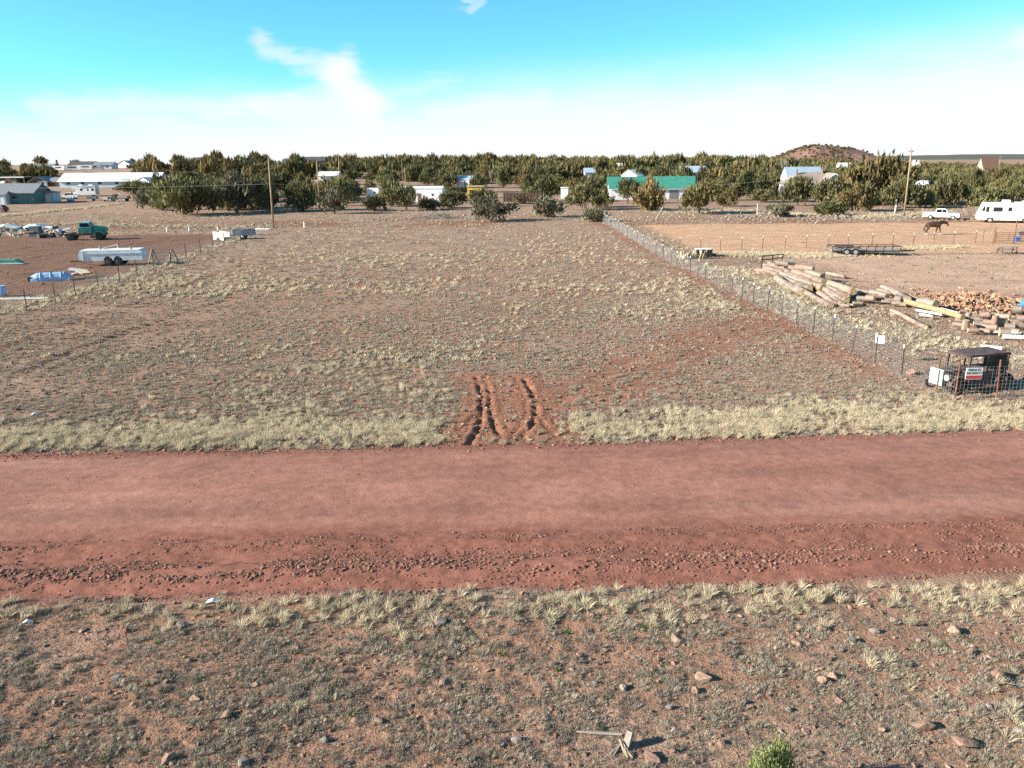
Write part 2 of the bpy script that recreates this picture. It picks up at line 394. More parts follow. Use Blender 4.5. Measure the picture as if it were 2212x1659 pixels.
_rf = 0.30
ys = [-400, -150, -60, -20, 0, 4, 7]
y = 9.0
while y < 160:
    ys.append(y)
    y += 0.075 if y < 17 else 0.16 if y < 25.0 else 0.075 if y < 38 else 0.0065 * y
while y < 15000: ys.append(y); y *= 1.06
ys = np.array(ys)
du = []
u = -1.0
# columns of a fan: fine about the wheel ruts, coarser towards the sides
cols = np.concatenate([np.arange(-2.6, -1.2, 0.1), np.arange(-1.2, -0.13, 0.009), np.arange(-0.13, 0.13, 0.0028), np.arange(0.13, 1.2, 0.009), np.arange(1.2, 2.61, 0.1)])
wid = np.maximum(ys, 0) * 0.95 + 6.0
wid = np.where(ys < 8, 60 + np.abs(np.minimum(ys, 8)) * 1.0, wid)
GX = cols[None, :] * wid[:, None]; GY = np.repeat(ys[:, None], len(cols), 1)
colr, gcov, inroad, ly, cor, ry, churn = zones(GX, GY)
GZ = relief(GX, GY)
# the bed of the road lies 6 cm lower than the road sheet that covers it
core = sstep(0.0, 0.8, GY - road_near(GX)) * sstep(0.0, 0.8, road_far(GX) - GY)
GZ = GZ * (1 - core) + (-0.10) * core
nr, nc = GX.shape
V = np.stack([GX, GY, GZ], -1).reshape(-1, 3)
ii = (np.arange(nr - 1)[:, None] * nc + np.arange(nc - 1)[None, :]).ravel()
Fq = np.stack([ii, ii + 1, ii + 1 + nc, ii + nc], -1)

def soil_material(name, bump=0.6, fine=1.0):
    m = bpy.data.materials.new(name); m.use_nodes = True; nt = m.node_tree; nt.nodes.clear(); L = nt.links.new; N = nt.nodes.new
    out = N('ShaderNodeOutputMaterial'); p = N('ShaderNodeBsdfPrincipled'); p.inputs['Roughness'].default_value = 0.95; p.inputs['Specular IOR Level'].default_value = 0.12
    at_ = N('ShaderNodeAttribute'); at_.attribute_name = 'soil'; geo = N('ShaderNodeNewGeometry')
    def noise(sc, det, ro=0.6):
        n = N('ShaderNodeTexNoise'); n.inputs['Scale'].default_value = sc; n.inputs['Detail'].default_value = det; n.inputs['Roughness'].default_value = ro; L(geo.outputs['Position'], n.inputs['Vector']); return n
    n1 = noise(0.35, 2); n2 = noise(3.0, 3, 0.7); n3 = noise(28.0 * fine, 2, 0.7)
    def mul(col, nz, lo, hi):
        mr = N('ShaderNodeMapRange'); L(nz.outputs[0], mr.inputs['Value']); mr.inputs['From Min'].default_value = 0.3; mr.inputs['From Max'].default_value = 0.7
        mr.inputs['To Min'].default_value = lo; mr.inputs['To Max'].default_value = hi
        x = N('ShaderNodeVectorMath'); x.operation = 'SCALE'; L(col, x.inputs[0]); L(mr.outputs[0], x.inputs['Scale']); return x.outputs[0]
    c = mul(at_.outputs['Color'], n1, 0.86, 1.16); c = mul(c, n2, 0.78, 1.22); c = mul(c, n3, 0.72, 1.28)
    L(c, p.inputs['Base Color'])
    b1 = N('ShaderNodeBump'); b1.inputs['Strength'].default_value = bump; b1.inputs['Distance'].default_value = 0.10
    n4 = noise(9.0, 4, 0.7); L(n4.outputs[0], b1.inputs['Height'])
    b2 = N('ShaderNodeBump'); b2.inputs['Strength'].default_value = bump; b2.inputs['Distance'].default_value = 0.015
    n5 = noise(45.0, 1, 0.6); L(n5.outputs[0], b2.inputs['Height']); L(b1.outputs[0], b2.inputs['Normal']); L(b2.outputs[0], p.inputs['Normal'])
    L(p.outputs[0], out.inputs['Surface'])
    return m
SOIL = soil_material('red_soil', 1.0); ROADM = soil_material('packed_cinder_dirt', 0.22, 1.6)
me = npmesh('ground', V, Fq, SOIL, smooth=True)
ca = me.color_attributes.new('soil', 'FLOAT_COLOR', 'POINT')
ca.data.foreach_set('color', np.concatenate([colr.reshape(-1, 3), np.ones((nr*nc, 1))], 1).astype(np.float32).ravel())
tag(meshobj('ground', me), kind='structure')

# dirt road: a crowned sheet with graded wheel lanes, a gravel windrow and a shallow ditch on the near side
rx = np.concatenate([np.arange(-140, -24, 2.0), np.arange(-24, 24, 0.12), np.arange(24, 141, 2.0)])
rv = np.concatenate([np.linspace(0, 0.34, 75), np.linspace(0.345, 1.0, 70)])       # 0 near edge .. 1 far edge
RX, RV = np.meshgrid(rx, rv)
RYv = road_near(RX) - 0.05 + (road_far(RX) - road_near(RX) + 0.15) * RV + (fbm(RX, RV * 0, 3, 1 / 1.6) - 0.5) * 0.5 * np.where((RV < 0.02) | (RV > 0.98), 1, 0)
sm = (road_mid(RX) - road_near(RX)) / (road_far(RX) - road_near(RX))
shoulder = sstep(0.02, -0.02, RV - sm - (fbm(RX, RYv, 3, 1 / 1.2) - .5) * 0.10)
s_ = RV / sm
RZ = 0.02 + 0.10 * np.sin(np.clip((RV - sm) / (1 - sm), 0, 1) * math.pi)
RZ = RZ + shoulder * (0.05 * np.exp(-((s_ - 0.85) / 0.10) ** 2) - 0.03 * np.exp(-((s_ - 0.62) / 0.09) ** 2) + 0.07 * np.exp(-((s_ - 0.38) / 0.14) ** 2) - 0.05 * np.exp(-((s_ - 0.12) / 0.1) ** 2))
RZ = RZ + shoulder * ((fbm(RX, RYv, 4, 1 / 0.9) - 0.5) * 0.07 + (fbm(RX, RYv, 3, 1 / 0.16) - 0.5) * 0.06)
RZ = RZ + (fbm(RX / 18, RYv - road_near(RX), 4, 1 / 0.35) - 0.5) * 0.03 * (1 - shoulder)
lip = sstep(0.0, 0.03, RV) * sstep(1.0, 0.975, RV)
RZ = RZ * lip + (1 - lip) * -0.06
nrr, ncr = RX.shape
rc = np.broadcast_to(np.array([0.28, 0.132, 0.098]), (nrr, ncr, 3)).copy()
lane = fbm(RX / 30.0, RYv - road_near(RX), 5, 1 / 0.8)
rc *= (0.72 + 0.56 * lane)[..., None]
redder = np.array([0.215, 0.086, 0.06])
wred = np.clip(shoulder * 0.75 + sstep(0.90, 0.98, RV) * 0.9 + sstep(0.06, 0.0, np.abs(RV - sm - 0.03)) * 0.5, 0, 1)
rc = rc * (1 - wred[..., None]) + redder * wred[..., None]
grey = np.clip((fbm(RX / 10, RYv, 3, 1 / 2.2) - 0.45) * 3, 0, 1) * (1 - shoulder) * 0.5
rc = rc * (1 - grey[..., None]) + np.array([0.28, 0.155, 0.125]) * grey[..., None]
ii = (np.arange(nrr - 1)[:, None] * ncr + np.arange(ncr - 1)[None, :]).ravel()
me = npmesh('dirt_road', np.stack([RX, RYv, RZ], -1).reshape(-1, 3), np.stack([ii, ii + 1, ii + 1 + ncr, ii + ncr], -1), ROADM, smooth=True)
ca = me.color_attributes.new('soil', 'FLOAT_COLOR', 'POINT')
ca.data.foreach_set('color', np.concatenate([rc.reshape(-1, 3), np.ones((nrr*ncr, 1))], 1).astype(np.float32).ravel())
tag(meshobj('dirt_road', me), kind='structure')
# ------------------------------------------------------------------ ground cover: grass tufts, stones
def blades(n, h, spread, lean, width, seed, droop=0.3):
    """bunch of thin blades, each two triangles bending outwards"""
    g = np.random.default_rng(seed); V = []; F = []
    for i in range(n):
        a = g.uniform(0, 2 * math.pi); r = spread * math.sqrt(g.random()) * 0.55
        b = Vector((math.cos(a) * r, math.sin(a) * r, -0.01)); L = h * g.uniform(0.55, 1.15)
        out = Vector((math.cos(a), math.sin(a), 0)) * g.uniform(0.1, 0.75) + Vector((lean, lean * 0.25, 0)) + Vector((g.normal(0, .12), g.normal(0, .12), 0))
        d = (Vector((0, 0, 1)) + out).normalized(); mid = b + d * L * 0.6
        tip = mid + (d + Vector((0, 0, -droop)) + out * 0.35).normalized() * L * 0.45
        s = d.cross(Vector((g.normal(), g.normal(), 0.2))).normalized() * width * g.uniform(0.7, 1.3)
        k = len(V); V += [b - s, b + s, mid - s * 0.8, mid + s * 0.8, tip]
        F += [(k, k + 1, k + 3), (k, k + 3, k + 2), (k + 2, k + 3, k + 4)]
    return np.array([tuple(v) for v in V]), np.array(F)
STRAW = M('dry_straw_grass', (0.52, 0.43, 0.30), 0.8, var=0.15, scale=2, trans=0.22, rnd=0.28, col2=(0.60, 0.52, 0.37))
SAGE = M('grey_green_grass', (0.33, 0.285, 0.22), 0.85, var=0.15, scale=2, trans=0.18, rnd=0.28, col2=(0.40, 0.35, 0.27))
GREYG = M('weathered_dead_grass', (0.31, 0.255, 0.215), 0.9, var=0.15, scale=2, trans=0.15, rnd=0.3)
GREENW = M('fresh_green_weed', (0.13, 0.17, 0.06), 0.8, var=0.2, scale=2, trans=0.2, rnd=0.25)
tufts = []
def tuftmesh(nm, *a, mat=None, **k):
    v, f = blades(*a, **k); tufts.append(npmesh(nm, v, f, mat))
# 0-2 straw bunches, 3-5 grey-green mats, 6-7 dead grey, 8 green weed; 9-14 the same kinds built coarser for the far field
for i in range(3): tuftmesh('straw_bunch', 60, 0.26, 0.13, 0.30, 0.0045, 100 + i, mat=STRAW)
for i in range(3): tuftmesh('sage_mat', 80, 0.13, 0.24, 0.18, 0.0050, 110 + i, droop=0.6, mat=SAGE)
for i in range(2): tuftmesh('dead_tuft', 60, 0.13, 0.20, 0.15, 0.0045, 120 + i, droop=0.5, mat=GREYG)
tuftmesh('green_weed', 50, 0.10, 0.18, 0.05, 0.010, 130, droop=0.7, mat=GREENW)
for i in range(2): tuftmesh('straw_bunch_far', 22, 0.25, 0.16, 0.25, 0.014, 140 + i, mat=STRAW)
for i in range(2): tuftmesh('sage_mat_far', 26, 0.14, 0.28, 0.15, 0.016, 150 + i, droop=0.6, mat=SAGE)
for i in range(2): tuftmesh('dead_tuft_far', 22, 0.14, 0.24, 0.15, 0.015, 160 + i, droop=0.5, mat=GREYG)

def fan_points(n, y0, y1, margin=1.12, pw=1.0):
    """random points over the part of the ground the camera could see between two depths"""
    y = y0 * (y1 / y0) ** RNG.random(n) if pw == 1 else y0 + (y1 - y0) * RNG.random(n)
    w = (y * 0.66 + 3.5) * margin
    return RNG.uniform(-1, 1, n) * w, y
def place(x, y, keepp):
    k = RNG.random(len(x)) < keepp; return x[k], y[k]
def zat(x, y): return relief(x, y)
AX, AY, AI, AS = [], [], [], []
def put(x, y, idx, s): AX.append(x); AY.append(y); AI.append(idx); AS.append(s)
# near verge between the camera and the road
x, y = fan_points(15000, 9.6, 17.6)
c, g, ir, *_ = zones(x, y); patch = fbm(x, y, 3, 1 / 1.3)
k = RNG.random(len(x)) < np.clip((patch - 0.34) * 2.2 + g * 0.5, 0, 1) * (1 - ir); x, y, patch, g = x[k], y[k], patch[k], g[k]
edge = np.exp(-((road_near(x) - y - 0.7) / 0.9) ** 2)
sel = RNG.random(len(x)) * 0.8 + 0.6 * edge + 0.25 * sstep(4, 9, x) + (patch - .5) * 0.6
idx = np.where(sel > 1.0, RNG.integers(0, 3, len(x)), np.where(sel > 0.36, RNG.integers(3, 6, len(x)), RNG.integers(6, 8, len(x))))
idx = np.where(RNG.random(len(x)) < 0.018, 8, idx)
put(x, y, idx, RNG.uniform(0.4, 1.0, len(x)) * np.where(idx < 3, 1.0, 0.85))
x, y = fan_points(20000, 9.6, 17.6); c, g, ir, *_ = zones(x, y); k = RNG.random(len(x)) < (1 - ir) * np.clip(fbm(x + 3, y, 3, 1 / 0.7) * 2 - 0.55, 0, 1); x, y = x[k], y[k]
put(x, y, RNG.choice([3, 4, 5, 6, 7, 6, 7], len(x)), RNG.uniform(0.2, 0.5, len(x)))
# lot
x, y = fan_points(95000, 25.0, 62.0)
c, g, ir, ly, co, ry, ch = zones(x, y); k = RNG.random(len(x)) < (0.10 + 1.0 * g) * (1 - ir) * (1 - ch) * (1 - co) * (1 - 0.9 * ly) * (1 - .8 * ry); x, y, g = x[k], y[k], g[k]
edge = np.exp(-((y - road_far(x) - 1.5) / 1.6) ** 2)
sel = RNG.random(len(x)) * 0.8 + 0.42 * edge * sstep(-30, 15, x) + 0.2 * edge + (g - 0.4) * 0.55
n = len(x); far = y > 40
idx = np.where(sel > 0.78, np.where(far, RNG.integers(9, 11, n), RNG.integers(0, 3, n)), np.where(sel > 0.30, np.where(far, RNG.integers(11, 13, n), RNG.integers(3, 6, n)), np.where(far, RNG.integers(13, 15, n), RNG.integers(6, 8, n))))
idx = np.where(RNG.random(n) < 0.006, 8, idx)
put(x, y, idx, RNG.uniform(0.45, 1.05, n))
x, y = fan_points(62000, 62.0, 175.0)
c, g, ir, ly, co, ry, ch = zones(x, y); k = RNG.random(len(x)) < (0.15 + 0.9 * g) * (1 - co) * (1 - .9 * ly) * (1 - .8 * ry); x, y, g = x[k], y[k], g[k]
n = len(x); sel = RNG.random(n) * 0.8 + (g - 0.4) * 0.6
idx = np.where(sel > 0.66, RNG.integers(9, 11, n), np.where(sel > 0.30, RNG.integers(11, 13, n), RNG.integers(13, 15, n)))
put(x, y, idx, RNG.uniform(0.7, 1.4, n))
# pale grass strip between corral fence and log yard, and along the fences
def strip(n, pts, w, idxs, s0, s1):
    P = G2(pts); k = RNG.integers(0, len(P) - 1, n); t = RNG.random(n)
    A = np.array(P); a = A[k] + (A[k + 1] - A[k]) * t[:, None]
    x = a[:, 0] + RNG.normal(0, w, n); y = a[:, 1] + RNG.normal(0, w, n)
    put(x, y, RNG.choice(idxs, n), RNG.uniform(s0, s1, n))
strip(1500, [(1530, 551), (1640, 548), (1760, 553), (1900, 548)], 1.2, [9, 10, 9, 11], 0.6, 1.2)
strip(500, [(1960, 537), (2060, 533)], 1.0, [9, 10], 0.6, 1.1)
strip(900, [(1520, 580), (1600, 590), (1660, 610), (1720, 650), (1830, 700)], 0.8, [9, 10, 11, 13], 0.6, 1.1)
strip(900, [(1900, 700), (2000, 740), (2150, 770), (2212, 790)], 1.2, [9, 11, 12, 13], 0.6, 1.1)
strip(1100, [(1450, 460), (1560, 455), (1680, 462), (1900, 470), (2000, 462)], 2.5, [9, 10, 11, 13], 1.2, 2.2)
strip(500, [(0, 682), (200, 618), (400, 556), (560, 500)], 0.7, [9, 10, 11], 0.8, 1.5)
strip(700, [(0, 468), (130, 455), (260, 440)], 1.0, [9, 10], 1.2, 2.2)
strip(900, [(0, 487), (200, 485), (400, 492), (560, 492)], 2.0, [9, 11, 13], 1.0, 2.0)
x = np.concatenate(AX); y = np.concatenate(AY); idx = np.concatenate(AI); s = np.concatenate(AS); n = len(x)
rot = np.stack([RNG.normal(0, .10, n), RNG.normal(0, .10, n), RNG.normal(0, 0.9, n)], -1)
scatter('dry_grass', np.stack([x, y, zat(x, y)], -1), rot, np.stack([s, s, s * RNG.uniform(.8, 1.25, n)], -1), idx, tufts, 'dry straw and grey-green grass tufts growing over the red ground', 'grass')

# stones
def stone_mesh(nm, seed, mat, sub=2, flat=0.65):
    import bmesh
    bm = bmesh.new(); bmesh.ops.create_icosphere(bm, subdivisions=sub, radius=1.0); g = np.random.default_rng(seed)
    planes = [(Vector(g.normal(size=3)).normalized(), g.uniform(0.42, 0.82)) for _ in range(11)]
    ax = g.uniform(0.7, 1.25, 3); ax[2] *= flat
    for v in bm.verts:
        for nrm, d in planes:
            e = v.co.dot(nrm) - d
            if e > 0: v.co -= nrm * e
        v.co = Vector((v.co.x * ax[0], v.co.y * ax[1], v.co.z * ax[2])) * (1 + g.normal(0, 0.03))
    me = bpy.data.meshes.new(nm); bm.to_mesh(me); bm.free(); me.materials.append(mat); return me
CINDER = M('red_cinder_stone', (0.22, 0.10, 0.068), 0.95, var=0.3, scale=3, rnd=0.32, bump=0.4, bscale=6)
BASALT = M('weathered_brown_stone', (0.21, 0.125, 0.088), 0.95, var=0.3, scale=2.5, rnd=0.3, bump=0.4, bscale=5, col2=(0.27, 0.165, 0.115))
GREYST = M('grey_lichen_stone', (0.20, 0.155, 0.135), 0.95, var=0.3, scale=2.5, rnd=0.3, bump=0.4, bscale=5)
stones = [stone_mesh('cinder', 200 + i, CINDER, 1) for i in range(4)] + [stone_mesh('pebble', 210 + i, BASALT, 1) for i in range(4)] + [stone_mesh('grey_pebble', 220 + i, GREYST, 1) for i in range(2)]
AX, AY, AI, AS = [], [], [], []
x, y = fan_points(85000, 9.6, 17.6)
c, g, ir, *_ = zones(x, y); k = RNG.random(len(x)) < (1 - ir) * (0.35 + 1.1 * (fbm(x, y + 5, 3, 1 / 0.9) - 0.3)); x, y = x[k], y[k]; n = len(x)
put(x, y, RNG.choice([0, 1, 2, 3, 4, 5, 6, 7, 4, 5, 6, 7, 8, 9], n), np.clip(0.007 * RNG.pareto(2.0, n) + 0.010, 0, 0.08))
x, y = fan_points(70000, 25.5, 60.0)
c, g, ir, ly, co, ry, ch = zones(x, y); k = RNG.random(len(x)) < (1 - ir) * (1 - .6 * g) * (1 - .7 * ry) * 0.8; x, y = x[k], y[k]; n = len(x)
put(x, y, RNG.choice([0, 1, 2, 3, 4, 5, 6, 7, 8], n), np.clip(0.02 * RNG.pareto(2.2, n) + 0.02, 0, 0.14))
x, y = fan_points(32000, 60, 150.0)
c, g, ir, ly, co, ry, ch = zones(x, y); k = RNG.random(len(x)) < (1 - .6 * g) * (1 - 0.93 * co) * (1 - 0.85 * ry) * (1 - .5 * ly) * 0.6; x, y = x[k], y[k]; n = len(x)
put(x, y, RNG.choice([0, 1, 2, 3, 4, 5, 6, 7, 8, 9], n), np.clip(0.03 * RNG.pareto(2.2, n) + 0.035, 0, 0.20))
# gravel windrows on the shoulder of the road, loose stones along both edges
n = 150000
x = RNG.uniform(-14.5, 14.5, n); v = RNG.random(n); rn, rm, rf = road_near(x), road_mid(x), road_far(x)
v0 = v; v = v + (fbm(x, x * 0 + 3, 3, 1 / 2.5) - 0.5) * 0.22
dens = 0.8 * np.exp(-((v - 0.86) / 0.09) ** 2) + 0.55 * np.exp(-((v - 0.62) / 0.10) ** 2) * (fbm(x, v * 3, 2, 1 / 2.0) > 0.45) + 0.75 * np.exp(-((v - 0.38) / 0.18) ** 2) + 0.8 * np.exp(-((v - 0.02) / 0.05) ** 2) + 0.10
dens = dens * np.clip(3.2 * fbm(x / 2.0, v * 7, 4, 1 / 0.9) - 0.95, 0, 1.4) * 0.75; v = v0
k = RNG.random(n) < dens; x, v = x[k], v[k]; n = len(x)
y = road_near(x) + (road_mid(x) - road_near(x)) * v * 1.03
big = np.exp(-((v - 0.36) / 0.16) ** 2) + np.exp(-((v - 0.0) / 0.06) ** 2)
put(x, y, RNG.choice([0, 1, 2, 3, 0, 1, 2, 3, 5], n), np.clip(0.008 * RNG.pareto(2.2, n) + 0.010, 0, 0.05) * (1 + 0.6 * big))
n = 9000
x = RNG.uniform(-22, 22, n); y = road_far(x) + RNG.normal(-0.1, 0.35, n)
put(x, y, RNG.choice([0, 1, 2, 3, 5], n), np.clip(0.012 * RNG.pareto(2.3, n) + 0.014, 0, 0.08))
n = 2600   # a few stones on the travelled way, most of them in the wheel lines
x = RNG.uniform(-20, 20, n); t = np.where(RNG.random(n) < 0.55, RNG.choice([0.30, 0.62], n) + RNG.normal(0, .025, n), RNG.random(n)); y = road_mid(x) + (road_far(x) - road_mid(x)) * t
k = fbm(x, t * 9, 2, 1 / 1.7) > 0.48; x, y = x[k], y[k]
put(x, y, RNG.choice([0, 1, 2, 3, 5, 8], len(x)), np.clip(0.006 * RNG.pareto(2.5, len(x)) + 0.009, 0, 0.035))
x = np.concatenate(AX); y = np.concatenate(AY); idx = np.concatenate(AI); s = np.concatenate(AS); n = len(x)
onroad = (y > road_near(x) - 0.05) & (y < road_far(x) + 0.1)
def road_z(x, y):
    rn, rf = road_near(x), road_far(x); v = (y - rn) / (rf - rn); m = (road_mid(x) - rn) / (rf - rn)
    z = 0.02 + 0.10 * np.sin(np.clip((v - m) / (1 - m), 0, 1) * math.pi); q = v / m; sh = v < m
    z = z + sh * (0.05 * np.exp(-((q - 0.85) / 0.10) ** 2) - 0.03 * np.exp(-((q - 0.62) / 0.09) ** 2) + 0.07 * np.exp(-((q - 0.38) / 0.14) ** 2) - 0.05 * np.exp(-((q - 0.12) / 0.1) ** 2))
    z = z + sh * (fbm(x, y, 4, 1 / 0.9) - 0.5) * 0.07
    return z * sstep(-0.02, 0.02, v) * sstep(1.0, 0.97, v)
z = np.where(onroad, np.maximum(road_z(x, y), np.where(y > road_far(x) - 0.2, zat(x, y), -9)), zat(x, y)) + s * 0.15
scatter('loose_stones', np.stack([x, y, z], -1), RNG.uniform(-3.14, 3.14, (n, 3)) * np.array([.15, .15, 1]), s, idx, stones, 'loose red cinders and brown stones strewn over ground and road edges', 'stones')
# ------------------------------------------------------------------ junipers
JUN = M('juniper_foliage', (0.095, 0.094, 0.042), 0.85, var=0.35, scale=0.9, trans=0.12, rnd=0.25, col2=(0.15, 0.142, 0.065))
JUNO = M('rusty_juniper_foliage', (0.13, 0.106, 0.046), 0.85, var=0.35, scale=0.9, trans=0.12, rnd=0.2, col2=(0.19, 0.148, 0.065))
JUNG = M('grey_sparse_foliage', (0.12, 0.115, 0.072), 0.9, var=0.35, scale=0.9, trans=0.1, rnd=0.2, col2=(0.175, 0.16, 0.105))
BARK = M('shaggy_grey_bark', (0.16, 0.125, 0.10), 0.95, var=0.3, scale=6, stretch=(1, 1, 0.2), bump=0.5)
def crown_mesh(nm, seed, mat, nl, per, size, low=0.12, shape=1.0, gap=0.0):
    """crown of unit half-width: many small upward sprays gathered in uneven clumps, with hollows between"""
    g = np.random.default_rng(seed); V = []; F = []
    cs = []
    while len(cs) < nl:
        d = g.normal(size=3); d /= np.linalg.norm(d); d[2] = abs(d[2]) if g.random() < 0.6 else d[2]
        lob = 0.80 + 0.28 * math.sin(3 * math.atan2(d[1], d[0]) + seed) * (1 - abs(d[2])) + g.normal(0, 0.09)
        r = lob * g.uniform(0.62, 1.0) ** 0.7
        c = np.array([d[0] * r, d[1] * r, 0.5 + 0.5 * d[2] * r * shape])
        if c[2] < low: continue
        w = (1.12 - 0.45 * max(0, c[2] - 0.35)) * (1 + 0.18 * math.sin(2.3 * c[2] * 4 + seed))
        c[0] *= w; c[1] *= w; c[2] *= 0.85 + 0.22 * math.sin(2 * math.atan2(d[1], d[0]) + seed * 1.7)
        cs.append((c, d))
    P = []; D = []; S = []
    for c, d in cs:
        m = int(per * g.uniform(0.6, 1.4)); q = g.normal(size=(m, 3)) * np.array([0.105, 0.105, 0.085]) * g.uniform(0.8, 1.3)
        P.append(c + q); dd = np.tile(d, (m, 1)) * 0.55 + np.array([0, 0, 0.75]) + g.normal(0, 0.42, (m, 3)); D.append(dd); S.append(size * g.uniform(0.6, 1.4, m))
    P = np.concatenate(P); D = np.concatenate(D); S = np.concatenate(S)[:, None]
    D /= np.linalg.norm(D, axis=1, keepdims=True); n = len(P)
    A = np.cross(D, g.normal(size=(n, 3))); A /= np.linalg.norm(A, axis=1, keepdims=True)
    v = np.stack([P - A * S * 0.38, P + A * S * 0.38, P + D * S * 1.25], 1).reshape(-1, 3)
    v[:, 2] = np.maximum(v[:, 2], 0.0)
    return npmesh(nm, v, np.arange(3 * n).reshape(n, 3), mat)
def trunk_mesh(nm, seed, fork=4):
    g = np.random.default_rng(seed); b = MB()
    for i in range(fork):
        a = 2 * math.pi * i / fork + g.uniform(-.5, .5); r = g.uniform(0.18, 0.5)
        pts = [(math.cos(a) * 0.03, math.sin(a) * 0.03, -0.03)]
        for k in range(1, 6):
            t = k / 5; pts.append((math.cos(a) * r * t ** 0.9 + g.normal(0, .025), math.sin(a) * r * t ** 0.9 + g.normal(0, .025), 0.80 * t + g.normal(0, .015)))
        w = g.uniform(0.035, 0.06); b.path(pts, [w, w * .85, w * .7, w * .5, w * .35, w * .15], 5)
        for _ in range(2):
            k = g.integers(2, 5); p = Vector(pts[k]); e = p + Vector((g.normal(0, .22), g.normal(0, .22), g.uniform(.1, .28))); b.path([p, (p + e) / 2 + Vector((0, 0, .03)), e], [w * .4, w * .3, w * .1], 4)
    me_o = b.build(nm, BARK); me = me_o.data; bpy.data.objects.remove(me_o); return me
CROWNS = [crown_mesh('crown', 300 + i, JUN, 58 + 4 * i, 46, 0.10, low=0.04, shape=(1.0, .85, 1.15, .95, 1.05)[i]) for i in range(5)] + [crown_mesh('crown', 310 + i, JUNO, 60, 44, 0.105, low=0.08 + .1 * i) for i in range(2)] + [crown_mesh('crown', 320 + i, JUNG, 44, 30, 0.11, low=0.1) for i in range(2)]
OPEN = [crown_mesh('crown', 330 + i, (JUN, JUNO)[i % 2], 46, 50, 0.11, low=0.36) for i in range(3)]
LOWB = [crown_mesh('crown', 340 + i, (JUN, JUNG)[i % 2], 52, 46, 0.12, low=0.02, shape=0.95) for i in range(2)]
TRUNKS = [trunk_mesh('trunk', 350 + i, 3 + i % 3) for i in range(4)]
def tree(px, py, wpx, top, kind, label, group=None, name='juniper_tree', cat='tree', depth=None, rz=None, P=None):
    """juniper whose foot is seen at (px, py); crown width and top given as seen in the photograph"""
    if P is None: P = gp(px, py) if depth is None else onground(at(px, py, depth).x, depth)
    H = at(px, top, P.y).z - P.z; W = wpx * (P.y) / F_PX / 0.98
    t = thing(name, label, cat, P, random.uniform(0, 6.28) if rz is None else rz, group)
    cm = {'n': CROWNS[:5], 'o': CROWNS[5:7], 's': CROWNS[7:9], 'open': OPEN, 'low': LOWB}[kind]
    c = meshobj('crown', random.choice(cm), t); c.scale = (W / 2, W / 2, H)
    k = meshobj('trunk', random.choice(TRUNKS), t); k.scale = (W / 2, W / 2, H)
    return t
front = [
 (396, 464, 118, 384, 'n', 'broad dark juniper farthest left along the field edge, foliage down to the ground'),
 (512, 459, 100, 371, 's', 'wide grey-green juniper standing between the dark broad juniper and the tall bare pole'),
 (575, 457, 52, 392, 'n', 'narrow juniper right behind the tall leaning pole of the left fence'),
 (655, 455, 66, 386, 'n', 'tall green juniper between the two wooden poles'),
 (722, 462, 66, 408, 's', 'low spreading juniper at the foot of the second wooden pole'),
 (806, 456, 54, 424, 'low', 'round low juniper bush before the small white box trailer'),
 (845, 446, 66, 388, 'n', 'juniper screening the end of the small white box trailer'),
 (878, 456, 52, 402, 'open', 'thin grey juniper with pale bare stems before the white mobile home'),
 (924, 453, 48, 426, 'low', 'low bright juniper below the rusty door of the mobile home'),
 (975, 450, 62, 412, 'n', 'juniper at the corner of the mobile home, next to the yellow shed'),
 (1060, 478, 98, 421, 's', 'large sprawling pale bush on the rear fence line, right of the brush pile'),
 (1178, 469, 62, 425, 'low', 'dome-shaped dense juniper standing alone on the rear fence line'),
 (1264, 453, 72, 398, 'open', 'juniper on a white forked trunk behind the rear corner of the lot'),
 (1282, 479, 54, 449, 'low', 'low bush in the rear corner of the lot by the fence'),
 (1356, 440, 50, 386, 'open', 'many-stemmed juniper left of the rusty one, before the green-roofed building'),
 (1404, 457, 68, 388, 'o', 'rusty olive juniper on spreading bare stems before the green-roofed building'),
 (1508, 462, 84, 398, 'open', 'broad juniper with sprawling stems right of the white wall of the green-roofed building'),
 (1612, 431, 46, 368, 'open', 'juniper with a forked bare trunk above the tall dry grass'),
 (1643, 431, 48, 372, 'n', 'dense juniper right of the forked one, above the white stakes'),
 (1686, 468, 52, 438, 'low', 'low green bush at the left end of the boulder row'),
 (1722, 444, 70, 380, 'open', 'juniper covering the left half of the hip-roofed house'),
 (1786, 446, 66, 394, 'n', 'juniper in front of the gable of the hip-roofed house'),
 (1848, 456, 84, 399, 'o', 'rusty green juniper right of the hip-roofed house, at the boulder row'),
 (1790, 466, 70, 436, 'low', 'low olive bush behind the boulders below the house'),
 (1880, 440, 118, 342, 'o', 'tallest bushy juniper rising behind the boulder row left of the right-hand pole'),
 (1950, 450, 76, 385, 'n', 'juniper standing right behind the right-hand utility pole'),
 (2000, 449, 44, 410, 'n', 'juniper covering the left side of the white arched hut'),
 (2124, 446, 84, 402, 'n', 'round juniper behind the motorhome'),
 (2192, 442, 66, 398, 'n', 'juniper at the right picture edge behind the motorhome'),
 (314, 440, 32, 412, 'low', 'small round juniper left of the broad dark one, by the parked trailers'),
 (292, 420, 58, 391, 'n', 'juniper behind the row of parked trailers at left'),
 (355, 430, 70, 378, 'n', 'juniper behind the broad dark one at left'),
 (150, 399, 48, 377, 'o', 'brownish juniper before the long white roof, next to the brown cabin'),
 (205, 399, 56, 374, 'o', 'brownish juniper behind the motor camper, before the long white roof'),
]
for px, py, w, top, k, lab in front: tree(px, py, w, top, k, lab)
